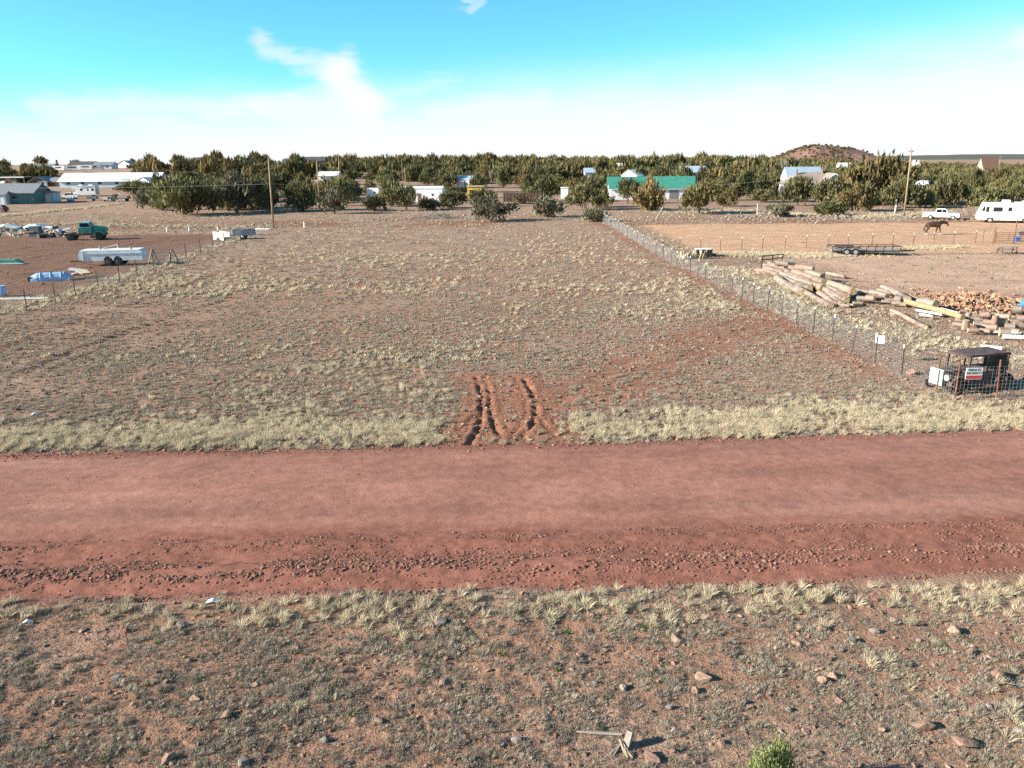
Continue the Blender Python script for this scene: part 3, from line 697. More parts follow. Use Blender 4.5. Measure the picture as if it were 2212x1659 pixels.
# the belt of junipers behind: individuals nearest to the field, one shared kind
GRP = 'junipers of the belt behind the field'
def blocked(p, boxes):
    return any(abs(p.x - b.x) < rx and b.y - ry0 < p.y < b.y + ry1 for b, rx, ry0, ry1 in boxes)
OPENINGS = []   # places kept clear of trees: (point, half width, metres in front, metres behind)
def clear(px, py, rx, f, b, depth=None):
    p = gp(px, py) if depth is None else onground(at(px, py, depth).x, depth); OPENINGS.append((p, rx, f, b))
clear(815, 430, 3, 45, 4); clear(905, 430, 7, 60, 5); clear(1028, 424, 4, 40, 5); clear(1010, 400, 6, 30, 8, 300); clear(1130, 440, 6, 55, 5, 195); clear(1220, 424, 2, 50, 4, 225)
clear(1405, 412, 14, 25, 9, 215); clear(1760, 408, 11, 22, 10, 225); clear(2030, 430, 8, 50, 12); clear(230, 404, 22, 60, 20); clear(100, 402, 13, 60, 10); clear(190, 425, 16, 60, 8); clear(40, 430, 10, 80, 16); clear(1490, 366, 7, 35, 6, 340); clear(735, 375, 6, 30, 5, 330); clear(1270, 366, 6, 30, 6, 370); clear(640, 380, 5, 30, 4, 300)
def belt_ok(x, y):
    px = CX + F_PX * x / (y * math.cos(PITCH) + 3)
    if px < 235 and y < 300: return False
    if 128 < px < 300 and y < 440: return False
    return not blocked(Vector((x, y, 0)), OPENINGS)
cand = []
g = np.random.default_rng(77)
ntry = 0
while len(cand) < 296 and ntry < 40000:
    ntry += 1
    y = 172 * (380 / 172) ** g.random(); x = g.uniform(-0.64, 0.72) * y
    if not belt_ok(x, y): continue
    den = 1.0 if x / y > 0.2 else 0.6
    if g.random() > den: continue
    if any((x - a) ** 2 + (y - b) ** 2 < (3.7 if x / y < .2 else 2.9) ** 2 for a, b in cand): continue
    # keep the sight lines open between the edge of the field and the front row
    if y < 176 and g.random() < 0.5: continue
    cand.append((x, y))
MARKS = [(120, 'near the far brown cabin'), (280, 'behind the parked trailers'), (400, 'behind the broad dark juniper'), (520, 'behind the wide grey-green juniper'), (600, 'behind the tall leaning pole'), (690, 'around the second wooden pole'), (760, 'right of the thin third pole'), (830, 'behind the small white box trailer'), (930, 'behind the white mobile home'), (1030, 'behind the yellow shed'), (1110, 'behind the sprawling pale bush'), (1190, 'behind the lone dome-shaped juniper'), (1270, 'behind the rear corner of the lot'), (1340, 'left of the green-roofed building'), (1440, 'around the green-roofed building'), (1530, 'right of the green-roofed building'), (1600, 'behind the white stakes'), (1680, 'left of the hip-roofed house'), (1780, 'behind the hip-roofed house'), (1880, 'behind the rusty juniper by the boulders'), (1960, 'behind the right-hand utility pole'), (2060, 'behind the white arched hut'), (2140, 'behind the motorhome'), (2400, 'at the right edge, beyond the motorhome')]
LOOK = {'n': 'dark olive juniper', 'o': 'rusty olive juniper', 's': 'thin grey-green juniper', 'open': 'bare-stemmed juniper'}
def belt_label(x, y, kind, W, H):
    px = CX + F_PX * x / (y * math.cos(PITCH) + 3); m = min(MARKS, key=lambda q: abs(q[0] - px))[1]
    return ('tall ' if H > 5.6 else 'low ' if H < 4.5 else '') + ('broad ' if W > 7.4 else 'slim ' if W < 5.7 else '') + LOOK[kind] + ' ' + m + (', in the front rows' if y < 215 else ', farther back' if y > 290 else ', in the middle rows')
for x, y in cand:
    kind = g.choice(['n', 'n', 'n', 'o', 'open', 's'], p=[.25, .25, .15, .17, .12, .06]); P = onground(x, y); W = g.uniform(4.0, 9.0); H = (3.0 + 4.2 * g.random() ** 1.6) * (0.68 if (x / y < -0.2 and y > 270) else 1.0)
    t = thing('juniper_tree', belt_label(x, y, kind, W, H), 'tree', P, g.uniform(0, 6.28), GRP)
    cm = {'n': CROWNS[:5], 'o': CROWNS[5:7], 's': CROWNS[7:9], 'open': OPEN}[kind]
    c = meshobj('crown', cm[g.integers(len(cm))], t); c.scale = (W / 2, W / 2, H)
    k = meshobj('trunk', TRUNKS[g.integers(4)], t); k.scale = (W / 2, W / 2, H)
# far wood: reads as one mass
FAR = [crown_mesh('far_crown', 360 + i, (JUN, JUN, JUNO)[i], 34, 20, 0.20) for i in range(3)]
n = 11000; y = 330 * (1500 / 330) ** RNG.random(n); x = RNG.uniform(-0.85, 0.85, n) * y
t = x / y; den = np.interp(t, [-0.8, -0.5, -0.42, -0.36, -0.1, 0.3, 0.45, 0.8], [0.45, 0.25, 0.25, 0.7, 0.85, 0.95, 0.95, 0.95]) * (0.45 + 0.9 * fbm(x, y, 3, 1 / 60.0))
ridge = (t < -0.22) & (y > 425) & (y < 900); den = np.where(ridge, den * 0.12, den); den = np.where((t < -.24) & (y >= 900), 0, den)
k = RNG.random(n) < den; x, y = x[k], y[k]
k = np.array([belt_ok(a, b) for a, b in zip(x, y)]); x, y = x[k], y[k]
n = len(x); s = 1.5 + 3.0 * RNG.random(n) ** 2.0
scatter('distant_juniper_woods', np.stack([x, y, terr(x, y)], -1), np.stack([x * 0, x * 0, RNG.uniform(0, 6.28, n)], -1), np.stack([s, s, s * RNG.uniform(1.1, 1.9, n)], -1), RNG.integers(0, 3, n), FAR, 'wooded horizon of distant junipers reading as one mass', 'woods')

# cinder hill on the skyline and the far plain's low ridge
HILLM = M('red_cinder_slope', (0.17, 0.085, 0.065), 0.95, var=0.25, scale=0.02, col2=(0.20, 0.11, 0.085))
hx, hy = np.meshgrid(np.linspace(-1, 1, 70), np.linspace(-1, 1, 50)); base = at(1790, 343, 1500)
def hill_h(u, v):
    r = np.hypot(u * np.where(u < 0, 1.0, 0.9), v); h = np.clip(np.cos(np.clip(r, 0, 1) * math.pi) * .5 + .5, 0, 1) ** 0.85 * 36
    return h + (fbm(u * 5, v * 5, 4, 1.0) - 0.5) * 4 * (h > 0) - 12 + np.exp(-((u - 0.5) / 0.25) ** 2) * 4
hz = hill_h(hx, hy); nr, nc = hx.shape
ii = (np.arange(nr - 1)[:, None] * nc + np.arange(nc - 1)[None, :]).ravel()
me = npmesh('cinder_hill', np.stack([base.x + hx * 140 + 6, base.y + hy * 140 + 60, hz + 10], -1).reshape(-1, 3), np.stack([ii, ii + 1, ii + 1 + nc, ii + nc], -1), HILLM, True)
tag(meshobj('cinder_hill', me), kind='structure')
n = 900; u = RNG.uniform(-1, 1, n); v = RNG.uniform(-1, 0.2, n); k = (hill_h(u, v) > -9) & (RNG.random(n) < np.where((u > 0.1) & (u < .7), 0.22, 0.8)); u, v = u[k], v[k]; n = len(u); s = RNG.uniform(1.3, 2.6, n)
scatter('hillside_junipers', np.stack([base.x + u * 140 + 6, base.y + v * 140 + 60, hill_h(u, v) + 9.6], -1), np.stack([u * 0, u * 0, RNG.uniform(0, 6.28, n)], -1), np.stack([s, s, s * 1.4], -1), RNG.integers(0, 3, n), FAR, 'sparse junipers dotting the red cinder hill', 'woods')
RIDGEM = M('far_wooded_ridge', (0.075, 0.075, 0.05), 0.95, var=0.2, scale=0.01)
xs = np.linspace(800, 6500, 90); b = []
top = 12 + 26 * fbm(xs, xs * 0, 4, 1 / 900.0) + 10 * sstep(2500, 5000, xs)
vv = []; ff = []
for i, x_ in enumerate(xs):
    for dy, h_ in ((-500, -6), (-150, top[i] * 0.55), (0, top[i]), (400, -6)): vv.append((x_, 6500 + dy, h_))
for i in range(len(xs) - 1):
    for k in range(3): ff.append((i*4 + k, (i+1)*4 + k, (i+1)*4 + k + 1, i*4 + k + 1))
tag(meshobj('far_ridge', npmesh('far_ridge', np.array(vv), np.array(ff), RIDGEM, True)), kind='structure')

# ------------------------------------------------------------------ rocks that can be told apart
ROCKM = [M('brown_rock', (0.19, 0.115, 0.085), 0.95, var=0.28, scale=2.2, rnd=0.22, bump=0.5, bscale=5, col2=(0.235, 0.15, 0.108)), M('grey_rock', (0.16, 0.132, 0.12), 0.95, var=0.28, scale=2.2, rnd=0.22, bump=0.5, bscale=5, col2=(0.22, 0.185, 0.165)),
         M('pink_rock', (0.25, 0.145, 0.105), 0.9, var=0.3, scale=1.6, rnd=0.1, bump=0.4, bscale=5, col2=(0.32, 0.20, 0.145))]
ROCKS = [[stone_mesh('rock', 400 + 10 * j + i, ROCKM[j], 2, flat=(0.5 if i % 3 == 2 else 0.72)) for i in range(4)] for j in range(3)]
def ordinal(n): return '%d%s' % (n, 'th' if 10 < n % 100 < 14 else {1: 'st', 2: 'nd', 3: 'rd'}.get(n % 10, 'th'))
def whereabouts(px, py):
    c = ['far left', 'left', 'left of centre', 'right of centre', 'right', 'far right'][min(5, int(px / 369))]; r = 'close to the gravel' if py < 1370 else 'in mid verge' if py < 1500 else 'near the lower picture edge'
    return c + ', ' + r
RG = 'stones lying in the rocky verge nearest the camera'
def rock(px, py, wpx, j, label=None, group=RG, name='rock', flat=1.0):
    P = gp(px, py); P.z = float(zat(np.array([P.x]), np.array([P.y]))[0]); r = wpx / 2 * math.hypot(P.y, CAM_H) / F_PX
    o = meshobj(name, ROCKS[j][random.randrange(4)]); o.location = P + Vector((0, 0, r * 0.22)); o.scale = (r, r, r * flat)
    o.rotation_euler = (random.uniform(-.15, .15), random.uniform(-.15, .15), random.uniform(0, 6.28))
    return tag(o, label or ('small brown', 'small grey', 'small pinkish')[j] + ' stone among dry tufts, ' + whereabouts(px, py), 'rock', group)
for px, py, w, j, lab in [
 (1934, 1338, 26, 2, 'rounded tan stone alone on bare soil with a dark shadow beside it'), (1719, 1392, 28, 0, 'flat brown slab near the road verge, right of centre'), (1774, 1360, 30, 0, None), (1839, 1386, 26, 1, None), (1892, 1369, 22, 1, None),
 (1778, 1474, 26, 2, 'pale pink block beside a washed-out hollow at right'), (1800, 1466, 24, 2, None), (1813, 1517, 22, 2, None), (1704, 1537, 24, 1, None), (1993, 1573, 46, 0, 'long flat brown slab at lower right'), (2079, 1610, 52, 0, 'largest brown slab near the lower right corner'),
 (1740, 1581, 24, 2, None), (1769, 1625, 22, 0, None), (2136, 1528, 24, 1, None), (2157, 1464, 40, 0, None), (2203, 1477, 28, 1, None), (2063, 1368, 30, 2, None), (2099, 1413, 26, 0, None), (2138, 1423, 24, 2, None), (1967, 1526, 20, 0, None), (2003, 1604, 18, 1, None), (2201, 1586, 34, 1, 'grey boulder at the right picture edge'), (1905, 1575, 22, 2, None), (2060, 1555, 20, 0, None), (1955, 1476, 18, 0, None),
 (177, 1361, 24, 2, 'tan angular stone in the grass at far left'), (424, 1511, 22, 2, None), (553, 1481, 20, 2, None), (487, 1550, 28, 0, None), (364, 1643, 34, 0, 'flat brown slab at the lower picture edge, left of centre'), (526, 1649, 34, 1, None), (390, 1354, 26, 1, None), (120, 1520, 22, 0, None), (253, 1466, 28, 1, None),
 (924, 1296, 20, 2, 'pinkish stone at the near edge of the gravel, left of centre'), (1034, 1314, 22, 1, None), (952, 1349, 34, 1, None), (977, 1391, 24, 1, None), (1129, 1288, 14, 2, None), (963, 1478, 30, 0, None), (990, 1486, 24, 0, None), (893, 1340, 18, 0, None), (1346, 1486, 28, 1, None), (1286, 1478, 22, 1, None), (1055, 1452, 16, 0, None), (1252, 1416, 20, 2, None), (891, 1411, 18, 0, None), (914, 1421, 20, 0, None),
 (1460, 1382, 30, 2, 'reddish upright stone with a long shadow below the gravel'), (1521, 1466, 32, 2, 'orange-tan block with a deep shadow in the middle of the near verge'), (1502, 1493, 24, 0, None), (1448, 1530, 20, 1, None), (1404, 1639, 44, 0, 'broad flat brown stone at the lower edge beside the broken fence post'), (1391, 1605, 14, 1, None), (1560, 1610, 22, 0, None), (1610, 1520, 18, 1, None), (1190, 1530, 22, 0, None), (1120, 1600, 26, 1, None), (820, 1560, 26, 0, None), (700, 1600, 24, 1, None), (640, 1400, 20, 0, None), (1280, 1330, 18, 0, None), (1600, 1330, 18, 2, None)]:
    rock(px, py, w, j, lab)
rock(1971, 808, 30, 2, 'big pale pink boulder behind the right fence, left of the old car', None, 'boulder', 1.15)
rock(1905, 787, 15, 2, 'small pale boulder at the foot of the fence post with the white board', None, 'boulder')
for px, py, w, j in [(1885, 880, 12, 0), (1900, 874, 13, 1), (1918, 872, 12, 1), (1940, 873, 14, 0), (1962, 874, 12, 1), (1982, 872, 13, 0), (2003, 873, 11, 1), (2018, 886, 13, 2), (2030, 876, 16, 1), (2052, 880, 12, 0), (1935, 885, 12, 2)]:
    rock(px, py, w, j, 'small rock in the loose row of rocks before the old car', 'row of rocks before the old car')
for k in range(50):
    px = 1570 + k * 7.6 + random.uniform(-3, 3); py = 474 + random.uniform(-7, 7) - (px - 1570) * 0.004
    BR = BR + 1 if k else 1; rock(px, py, random.uniform(6, 12), random.choice([1, 1, 1, 0]), 'grey boulder, %s from the left end of the boulder row behind the corral' % ordinal(BR), 'boulder row behind the corral', 'boulder', 1.1)
for k in range(34):
    rock(800 + 6.5 * k, random.uniform(460, 478), random.uniform(4, 8), random.choice([0, 1, 2]), 'loose stone on the bare red soil, %s counting from the left past the brush pile' % ordinal(k + 1), 'stones around the brush pile')

# green rabbitbrush at the lower edge
BUSHM = M('pale_green_bush', (0.20, 0.225, 0.085), 0.8, var=0.25, scale=3, trans=0.2, col2=(0.28, 0.30, 0.13))
P = gp(1665, 1722); t = thing('green_bush', 'pale green rounded bush cut by the lower picture edge', 'bush', P)
_h = at(1665, 1600, P.y + 0.1).z - P.z; bm_ = crown_mesh('foliage', 370, BUSHM, 90, 70, 0.05, low=0.05); o = meshobj('foliage', bm_, t); o.scale = (0.48, 0.48, _h)
b = MB()
for i in range(9):
    a = i * 0.7; b.path([(0, 0, 0), (math.cos(a) * .2, math.sin(a) * .2, .25), (math.cos(a) * .38, math.sin(a) * .38, .45)], [.012, .009, .004], 4)
b.build('stem', BARK, t)
# ------------------------------------------------------------------ shared materials
WHITE = M('white_paint', (0.78, 0.78, 0.76), 0.45, var=0.05, scale=1.5); DULLW = M('chalky_white_paint', (0.66, 0.66, 0.64), 0.6, var=0.10, scale=2)
STEEL = M('dark_steel', (0.06, 0.055, 0.055), 0.6, 0.3, var=0.3, scale=8); RUST = M('rusty_pipe', (0.13, 0.06, 0.04), 0.85, var=0.35, scale=6, col2=(0.20, 0.09, 0.055)); GALV = M('galvanised_wire', (0.36, 0.37, 0.38), 0.5, 0.4, var=0.15)
CAP = M('white_post_tip', (0.75, 0.73, 0.70), 0.6, var=0.1); WOODP = M('weathered_pole_wood', (0.24, 0.165, 0.105), 0.9, var=0.25, scale=5, stretch=(1, 1, 0.12), col2=(0.33, 0.23, 0.15)); PALEW = M('pale_raw_wood', (0.48, 0.37, 0.24), 0.85, var=0.25, scale=5, col2=(0.58, 0.46, 0.31))
GREYW = M('grey_weathered_wood', (0.27, 0.23, 0.20), 0.9, var=0.25, scale=5); BLACK = M('black_paint', (0.022, 0.022, 0.024), 0.5, var=0.2); RUBBER = M('black_rubber', (0.025, 0.025, 0.027), 0.8, var=0.2); GLASS = M('dark_window_glass', (0.02, 0.024, 0.035), 0.08, var=0.2, scale=1)
CHROME = M('dull_chrome', (0.55, 0.56, 0.58), 0.25, 0.9, var=0.1); RIM = M('silver_rim', (0.55, 0.55, 0.58), 0.35, 0.6, var=0.1); GREYM = M('grey_metal', (0.22, 0.225, 0.23), 0.5, 0.4, var=0.2); REDL = M('red_lamp', (0.35, 0.02, 0.02), 0.3, var=0.1)
BLUEP = M('blue_plastic', (0.03, 0.16, 0.50), 0.5, var=0.15); PALEB = M('pale_blue_painted_metal', (0.30, 0.44, 0.62), 0.5, var=0.18, scale=2); TARPB = M('bright_blue_tarp', (0.03, 0.22, 0.62), 0.55, var=0.25, scale=3, bump=0.5)

# ------------------------------------------------------------------ fences
def fence(name, label, pts, h, wires, mesh_step=None, rust=(), cap=True, wr=0.004, pw=0.05, wood=(), lean=0.03):
    """a run of posts with strands of wire; every post is a part, the wire of each bay a part"""
    t = thing(name, label, 'fence', pts[0])
    O = pts[0]; L = [p - O for p in pts]
    for i, p in enumerate(L):
        hh = h * (1.12 if i in rust else 1.0) * random.uniform(0.96, 1.04); b = MB(); dx = random.gauss(0, lean) * hh; top = p + Vector((dx, random.gauss(0, lean) * hh, hh))
        if i in rust: b.tube(p - Vector((0, 0, .1)), top, 0.038, n=8)
        elif i in wood: b.tube(p - Vector((0, 0, .1)), top, 0.075, 0.065, n=8)
        else: b.beam(p - Vector((0, 0, .1)), top, pw, pw * .55); b.beam(p - Vector((0, 0, .1)), top, pw * .3, pw)
        o = b.build('post', RUST if i in rust else WOODP if i in wood else STEEL, t)
        if cap and i not in rust and i not in wood:
            d = (top - p).normalized(); MB().beam(top - d * 0.13, top + d * 0.03, pw * 1.35, pw * 1.2).build('tip', CAP, o)
    for a, c in zip(L[:-1], L[1:]):
        b = MB(); n = 6
        for z in wires:
            P0 = a + Vector((0, 0, z)); P1 = c + Vector((0, 0, z)); b.tube(P0, P1, wr, n=3, cap=False)
        if mesh_step:
            k = max(2, int((c - a).length / mesh_step))
            for i in range(1, k):
                q = a.lerp(c, i / k); b.tube(q + Vector((0, 0, wires[0])), q + Vector((0, 0, wires[-1])), wr * .8, n=3, cap=False)
        b.build('wire_bay', GALV, t)
    return t
right_px = [(2152, 862), (2062, 864), (2022, 845), (1947, 814), (1890, 784), (1840, 760), (1797, 738), (1757, 719), (1720, 701), (1688, 681), (1658, 669), (1627, 656), (1602, 645), (1581, 634), (1562, 626), (1541, 615), (1523, 606), (1507, 598), (1491, 590), (1476, 583), (1462, 576), (1450, 570)]
PR = [gp(*p) for p in right_px]; last = PR[-1]; n = 14
PR += [last.lerp(FR1, (i + 1) / n) for i in range(n)]
for p in PR: p.z = gz(p.x, p.y)
PR = [gp(2248, 861)] + PR
W8 = [0.05 + 0.155 * i for i in range(10)]
fence('wire_fence', 'welded wire fence on white-tipped steel posts along the right side of the lot', PR, 1.5, W8, 0.16, rust=(0, 1, 2, 3, 15), wr=0.0038)
cor_px = [(1432, 546), (1468, 542), (1513, 541), (1556, 541), (1602, 540), (1647, 538), (1695, 537), (1741, 536), (1789, 535), (1832, 533), (1883, 532), (1928, 531), (1972, 531), (2017, 528), (2059, 526), (2107, 524), (2122, 525), (2144, 528)]
fence('corral_fence', 'open strand fence on white-tipped posts along the near side of the tan corral', [gp(*p) for p in cor_px], 1.45, [0.35, 0.7, 1.05, 1.35], rust=(16, 17), wr=0.004, pw=0.055)
fence('corral_fence', 'thin strand fence along the far side of the tan corral, before the boulders', [gp(*p) for p in [(1308, 483), (1334, 485), (1362, 486), (1398, 486), (1433, 486), (1467, 486), (1500, 486), (1534, 485), (1568, 484), (1602, 484), (1640, 483), (1680, 482), (1720, 481), (1760, 480), (1800, 479), (1840, 478), (1880, 477), (1920, 476), (1960, 475)]], 1.3, [0.4, 0.8, 1.2], wr=0.004)
fence('wire_fence', 'sparse strand fence along the rear edge of the lot below the junipers', [gp(*p) for p in [(596, 494), (640, 492), (685, 489), (719, 488), (753, 487), (788, 487), (822, 487), (870, 485), (920, 484), (968, 482), (1017, 480), (1083, 481), (1147, 478), (1211, 476), (1255, 477), (1296, 478)]], 1.25, [0.35, 0.75, 1.15], cap=False, wr=0.004)
left_px = [(-60, 717), (0, 697), (59, 673), (121, 656), (164, 640), (213, 626), (259, 611), (297, 597), (333, 584), (370, 571), (404, 560), (434, 549), (460, 540), (484, 531), (508, 523), (530, 515), (552, 508), (571, 501), (588, 496)]
fence('wire_fence', 'dark wire fence slanting along the left side of the lot beside the junk yard', [gp(*p) for p in left_px], 1.6, W8, 0.3, cap=False, wr=0.0042, pw=0.06)
fence('wire_fence', 'strand fence running left behind the green truck, beyond the junk yard', [gp(*p) for p in [(580, 494), (530, 493), (483, 492), (430, 493), (373, 496), (310, 494), (250, 492), (190, 491), (130, 490), (70, 489), (10, 488)]], 1.25, [0.35, 0.75, 1.15], cap=False, wr=0.004)
# signs on the right fence
def letters(b_mat, rows, w, h, parent, name='lettering'):
    for txt, cx, cz, size, mat in rows:
        cu = bpy.data.curves.new(name, 'FONT'); cu.body = txt; cu.size = size; cu.align_x = 'CENTER'; cu.align_y = 'CENTER'; cu.extrude = 0.001; cu.offset = size * 0.02
        o = bpy.data.objects.new(name, cu); COL.objects.link(o); o.parent = parent; o.location = (cx, -0.014, cz); o.rotation_euler = (R(90), 0, 0); cu.materials.append(mat)
RED = M('red_sign_ink', (0.55, 0.05, 0.06), 0.6, var=0.1); INK = M('black_sign_ink', (0.02, 0.02, 0.025), 0.6, var=0.1)
a, c = gp(2062, 864), gp(2152, 862); u = (c - a).normalized(); s = a + u * 0.65
t = thing('warning_sign', 'white sign reading PRIVATE PROPERTY over a red band, wired to the front fence', 'sign', s + Vector((-u.y * -0.05, -0.06, 0.92)), math.atan2(u.y, u.x))
MB().box((-0.36, -0.01, 0), (0.36, 0.01, 0.50)).build('board', WHITE, t); MB().box((-0.34, -0.013, 0.02), (0.34, -0.0105, 0.17)).build('red_band', RED, t)
letters(None, [('PRIVATE', 0, 0.405, 0.15, INK), ('PROPERTY', 0, 0.265, 0.14, INK)], .5, .4, t)
P = gp(1890, 784); t = thing('blank_board', 'small blank white board fixed to a post of the right fence', 'board', P + Vector((0.10, -0.05, 1.02)), R(-40))
MB().box((-0.22, -0.01, 0), (0.22, 0.01, 0.42)).build('panel', WHITE, t); MB().box((-0.02, 0.01, .1), (0.02, 0.03, .3)).build('bracket', GREYM, t)

# ------------------------------------------------------------------ poles and cable
def pole(px, py, tx, ty, r, label, arm=0.0, depth=None, mat=None, name='utility_pole', extra=False):
    P = gp(px, py) if depth is None else onground(at(px, py, depth).x, depth); T = at(tx, ty, P.y); t = thing(name, label, 'pole', P)
    T = T - P; d = T; b = MB(); b.path([Vector((0, 0, -0.3)), d * 0.5, d], [r, r * .85, r * .68], 10); b.build('shaft', mat or WOODP, t, smooth=True)
    if arm:
        MB().beam(d * 0.965 + Vector((-arm, 0, 0)), d * 0.965 + Vector((arm, 0, 0)), 0.1, 0.12).build('crossarm', WOODP, t)
        for x in (-arm * .9, arm * .9): MB().tube(d * 0.965 + Vector((x, 0, .05)), d * 0.965 + Vector((x, 0, .25)), 0.05, 0.04).build('insulator', GREYM, t)
    MB().tube(d, d + Vector((0, 0, .3)), r * .3, r * .25).build('top_pin', GREYM, t)
    if extra: MB().tube(d * .86 + Vector((.28, 0, -.5)), d * .86 + Vector((.28, 0, .35)), 0.2, n=10).build('transformer', GREYM, t)
    return P, T
PL, TL = pole(591, 493, 580, 345, 0.15, 'tall bare wooden pole at the rear end of the left fence')
PRt, TRt = pole(1953, 467, 1969, 322, 0.17, 'tall tan utility pole with a small crossarm behind the corral', arm=0.45)
pole(691, 449, 684, 349, 0.15, 'wooden pole second from the left, between junipers')
pole(734, 418, 731, 336, 0.13, 'slender dark pole third from the left, rising above the junipers', depth=215)
for (bx, by, tx, ty, d_, lab) in [(870, 395, 868, 343, 290, 'thin wooden pole above the white mobile home, left of a pair'), (877, 402, 874, 363, 250, 'thin wooden pole above the white mobile home, right of a pair'), (1158, 385, 1158, 349, 330, 'light grey pole above the dome-shaped juniper'), (1251, 372, 1251, 339, 400, 'far brown pole left of three near the rear corner'), (1274, 370, 1274, 340, 410, 'far thin pole, middle one of three near the rear corner'), (1289, 370, 1289, 339, 420, 'far thin pole, right one of three near the rear corner'),
    (1614, 385, 1618, 336, 320, 'dark leaning far pole left of the cinder hill'), (1666, 372, 1667, 333, 330, 'pale far pole left of the cinder hill'), (1775, 393, 1778, 355, 222, 'short pale pole in front of the hip-roofed house'), (1726, 355, 1726, 334, 500, 'tiny far pole before the left foot of the hill'), (1806, 356, 1806, 329, 480, 'tiny far pole before the top of the hill'), (1849, 350, 1849, 332, 520, 'tiny far pole before the right slope of the hill'),
    (86, 365, 84, 341, 430, 'tiny far pole at the white farm on the left rise'), (473, 372, 472, 341, 420, 'far pole by the dark-roofed house on the left rise'), (519, 358, 518, 334, 520, 'tiny far pole right of the dark-roofed house on the rise'), (2159, 360, 2161, 337, 430, 'far pole with a lamp at the right edge'), (1312, 446, 1311, 412, None, 'short wooden post pole where the cable ends before the green-roofed building')]:
    pole(bx, by, tx, ty, 0.11, lab, depth=d_)
CABLE = M('grey_cable', (0.30, 0.32, 0.31), 0.6, var=0.1)
b = MB(); A0 = at(-140, 404, PL.y + 2); A1 = at(587, 397, PL.y); A2 = at(1311, 413, gp(1312, 446).y)
def sag(a, c, s, n=14): return [a.lerp(c, i / n) - Vector((0, 0, s * 4 * (i / n) * (1 - i / n))) for i in range(n + 1)]
b.path(sag(A0, A1, 0.35), 0.016, 4); b.path(sag(A1, A2, 0.45), 0.016, 4)
tag(b.build('overhead_cable', CABLE), 'single grey cable strung past the tall left pole across the junipers', 'cable')
b = MB(); b.path(sag(PRt + TRt + Vector((-.4, 0, 0)), at(1535, 400, 190), 1.2), 0.009, 4); b.path(sag(PRt + TRt + Vector((.4, 0, 0)), at(2330, 330, 150), 0.8), 0.009, 4)
tag(b.build('overhead_cable', CABLE), 'thin wires leaving the crossarm of the tall tan pole at right', 'cable')
STAKEW = M('bleached_stake', (0.52, 0.46, 0.42), 0.85, var=0.2)
for px, py, top, lab in [(361, 500, 491, 'short white post, leftmost of three at the edge of the junk yard'), (409, 500, 490, 'short white post, middle of three at the edge of the junk yard'), (471, 498, 490, 'short white post nearest the fence corner, right of three'), (658, 493, 479, 'white post standing alone on the rear lot line'), (1559, 459, 443, 'bleached stake in tall grass, left of three'), (1600, 462, 440, 'bleached stake in tall grass, middle of three'), (1635, 463, 440, 'bleached stake in tall grass, right of three')]:
    P = gp(px, py); h = at(px, top, P.y).z - P.z; t = thing('marker_post', lab, 'post', P); b = MB(); b.tube((0, 0, -.1), (random.uniform(-.06, .06), 0, h), 0.13 if py > 470 else 0.10, n=8); b.build('shaft', WHITE if py > 470 else STAKEW, t); MB().tube((0, 0, h), (0, 0, h + .03), 0.09, n=8).build('top', GREYW, t)
P = gp(1933, 463); t = thing('old_gatepost', 'thick weathered white gatepost with a stone on top, left of the tall tan pole', 'post', P); h = at(1933, 434, P.y).z - P.z
MB().path([(0, 0, -.1), (.04, 0, h * .6), (0.02, 0, h)], [.2, .18, .16], 8).build('shaft', STAKEW, t, True); MB().beam((.3, 0, 0), (.55, 0, h * .8), .12).build('brace', GREYW, t); MB().tube((0.02, 0, h), (.02, 0, h + .3), .2, .12).build('capstone', GREYM, t)
P = gp(1416, 475); Q = at(1432, 448, P.y + 1.0); tag(MB().beam((0, 0, -.1), Q - P, 0.22, 0.16).build('leaning_post', GREYW, None, loc=P), 'grey plank post leaning to the right behind the corral', 'post')
# corral gate
P = gp(2149, 527); t = thing('corral_gate', 'brown tube gate with six rails at the right end of the corral', 'gate', P, R(4))
for z in (0.22, 0.42, 0.62, 0.84, 1.06, 1.3): MB().tube((0, 0, z), (4.9, 0, z), 0.028, n=6).build('rail', RUST, t)
for x in (0.02, 1.6, 3.3, 4.88): MB().tube((x, 0, 0.2), (x, 0, 1.32), 0.03, n=6).build('upright', RUST, t)
MB().tube((-0.15, 0, -.1), (-0.15, 0, 2.0), 0.06).build('gatepost', RUST, t); MB().tube((2.55, 0.3, -.1), (2.6, .3, 2.9), 0.06).build('tall_post', RUST, t)
P = gp(2197, 521); tag(MB().prism([(-.24, 0), (.24, 0), (.3, .42), (.33, .5), (-.33, .5), (-.3, .42)], -.2, .2).build('water_bucket', BLUEP, None, loc=P), 'blue plastic bucket hanging at the corral gate', 'bucket')

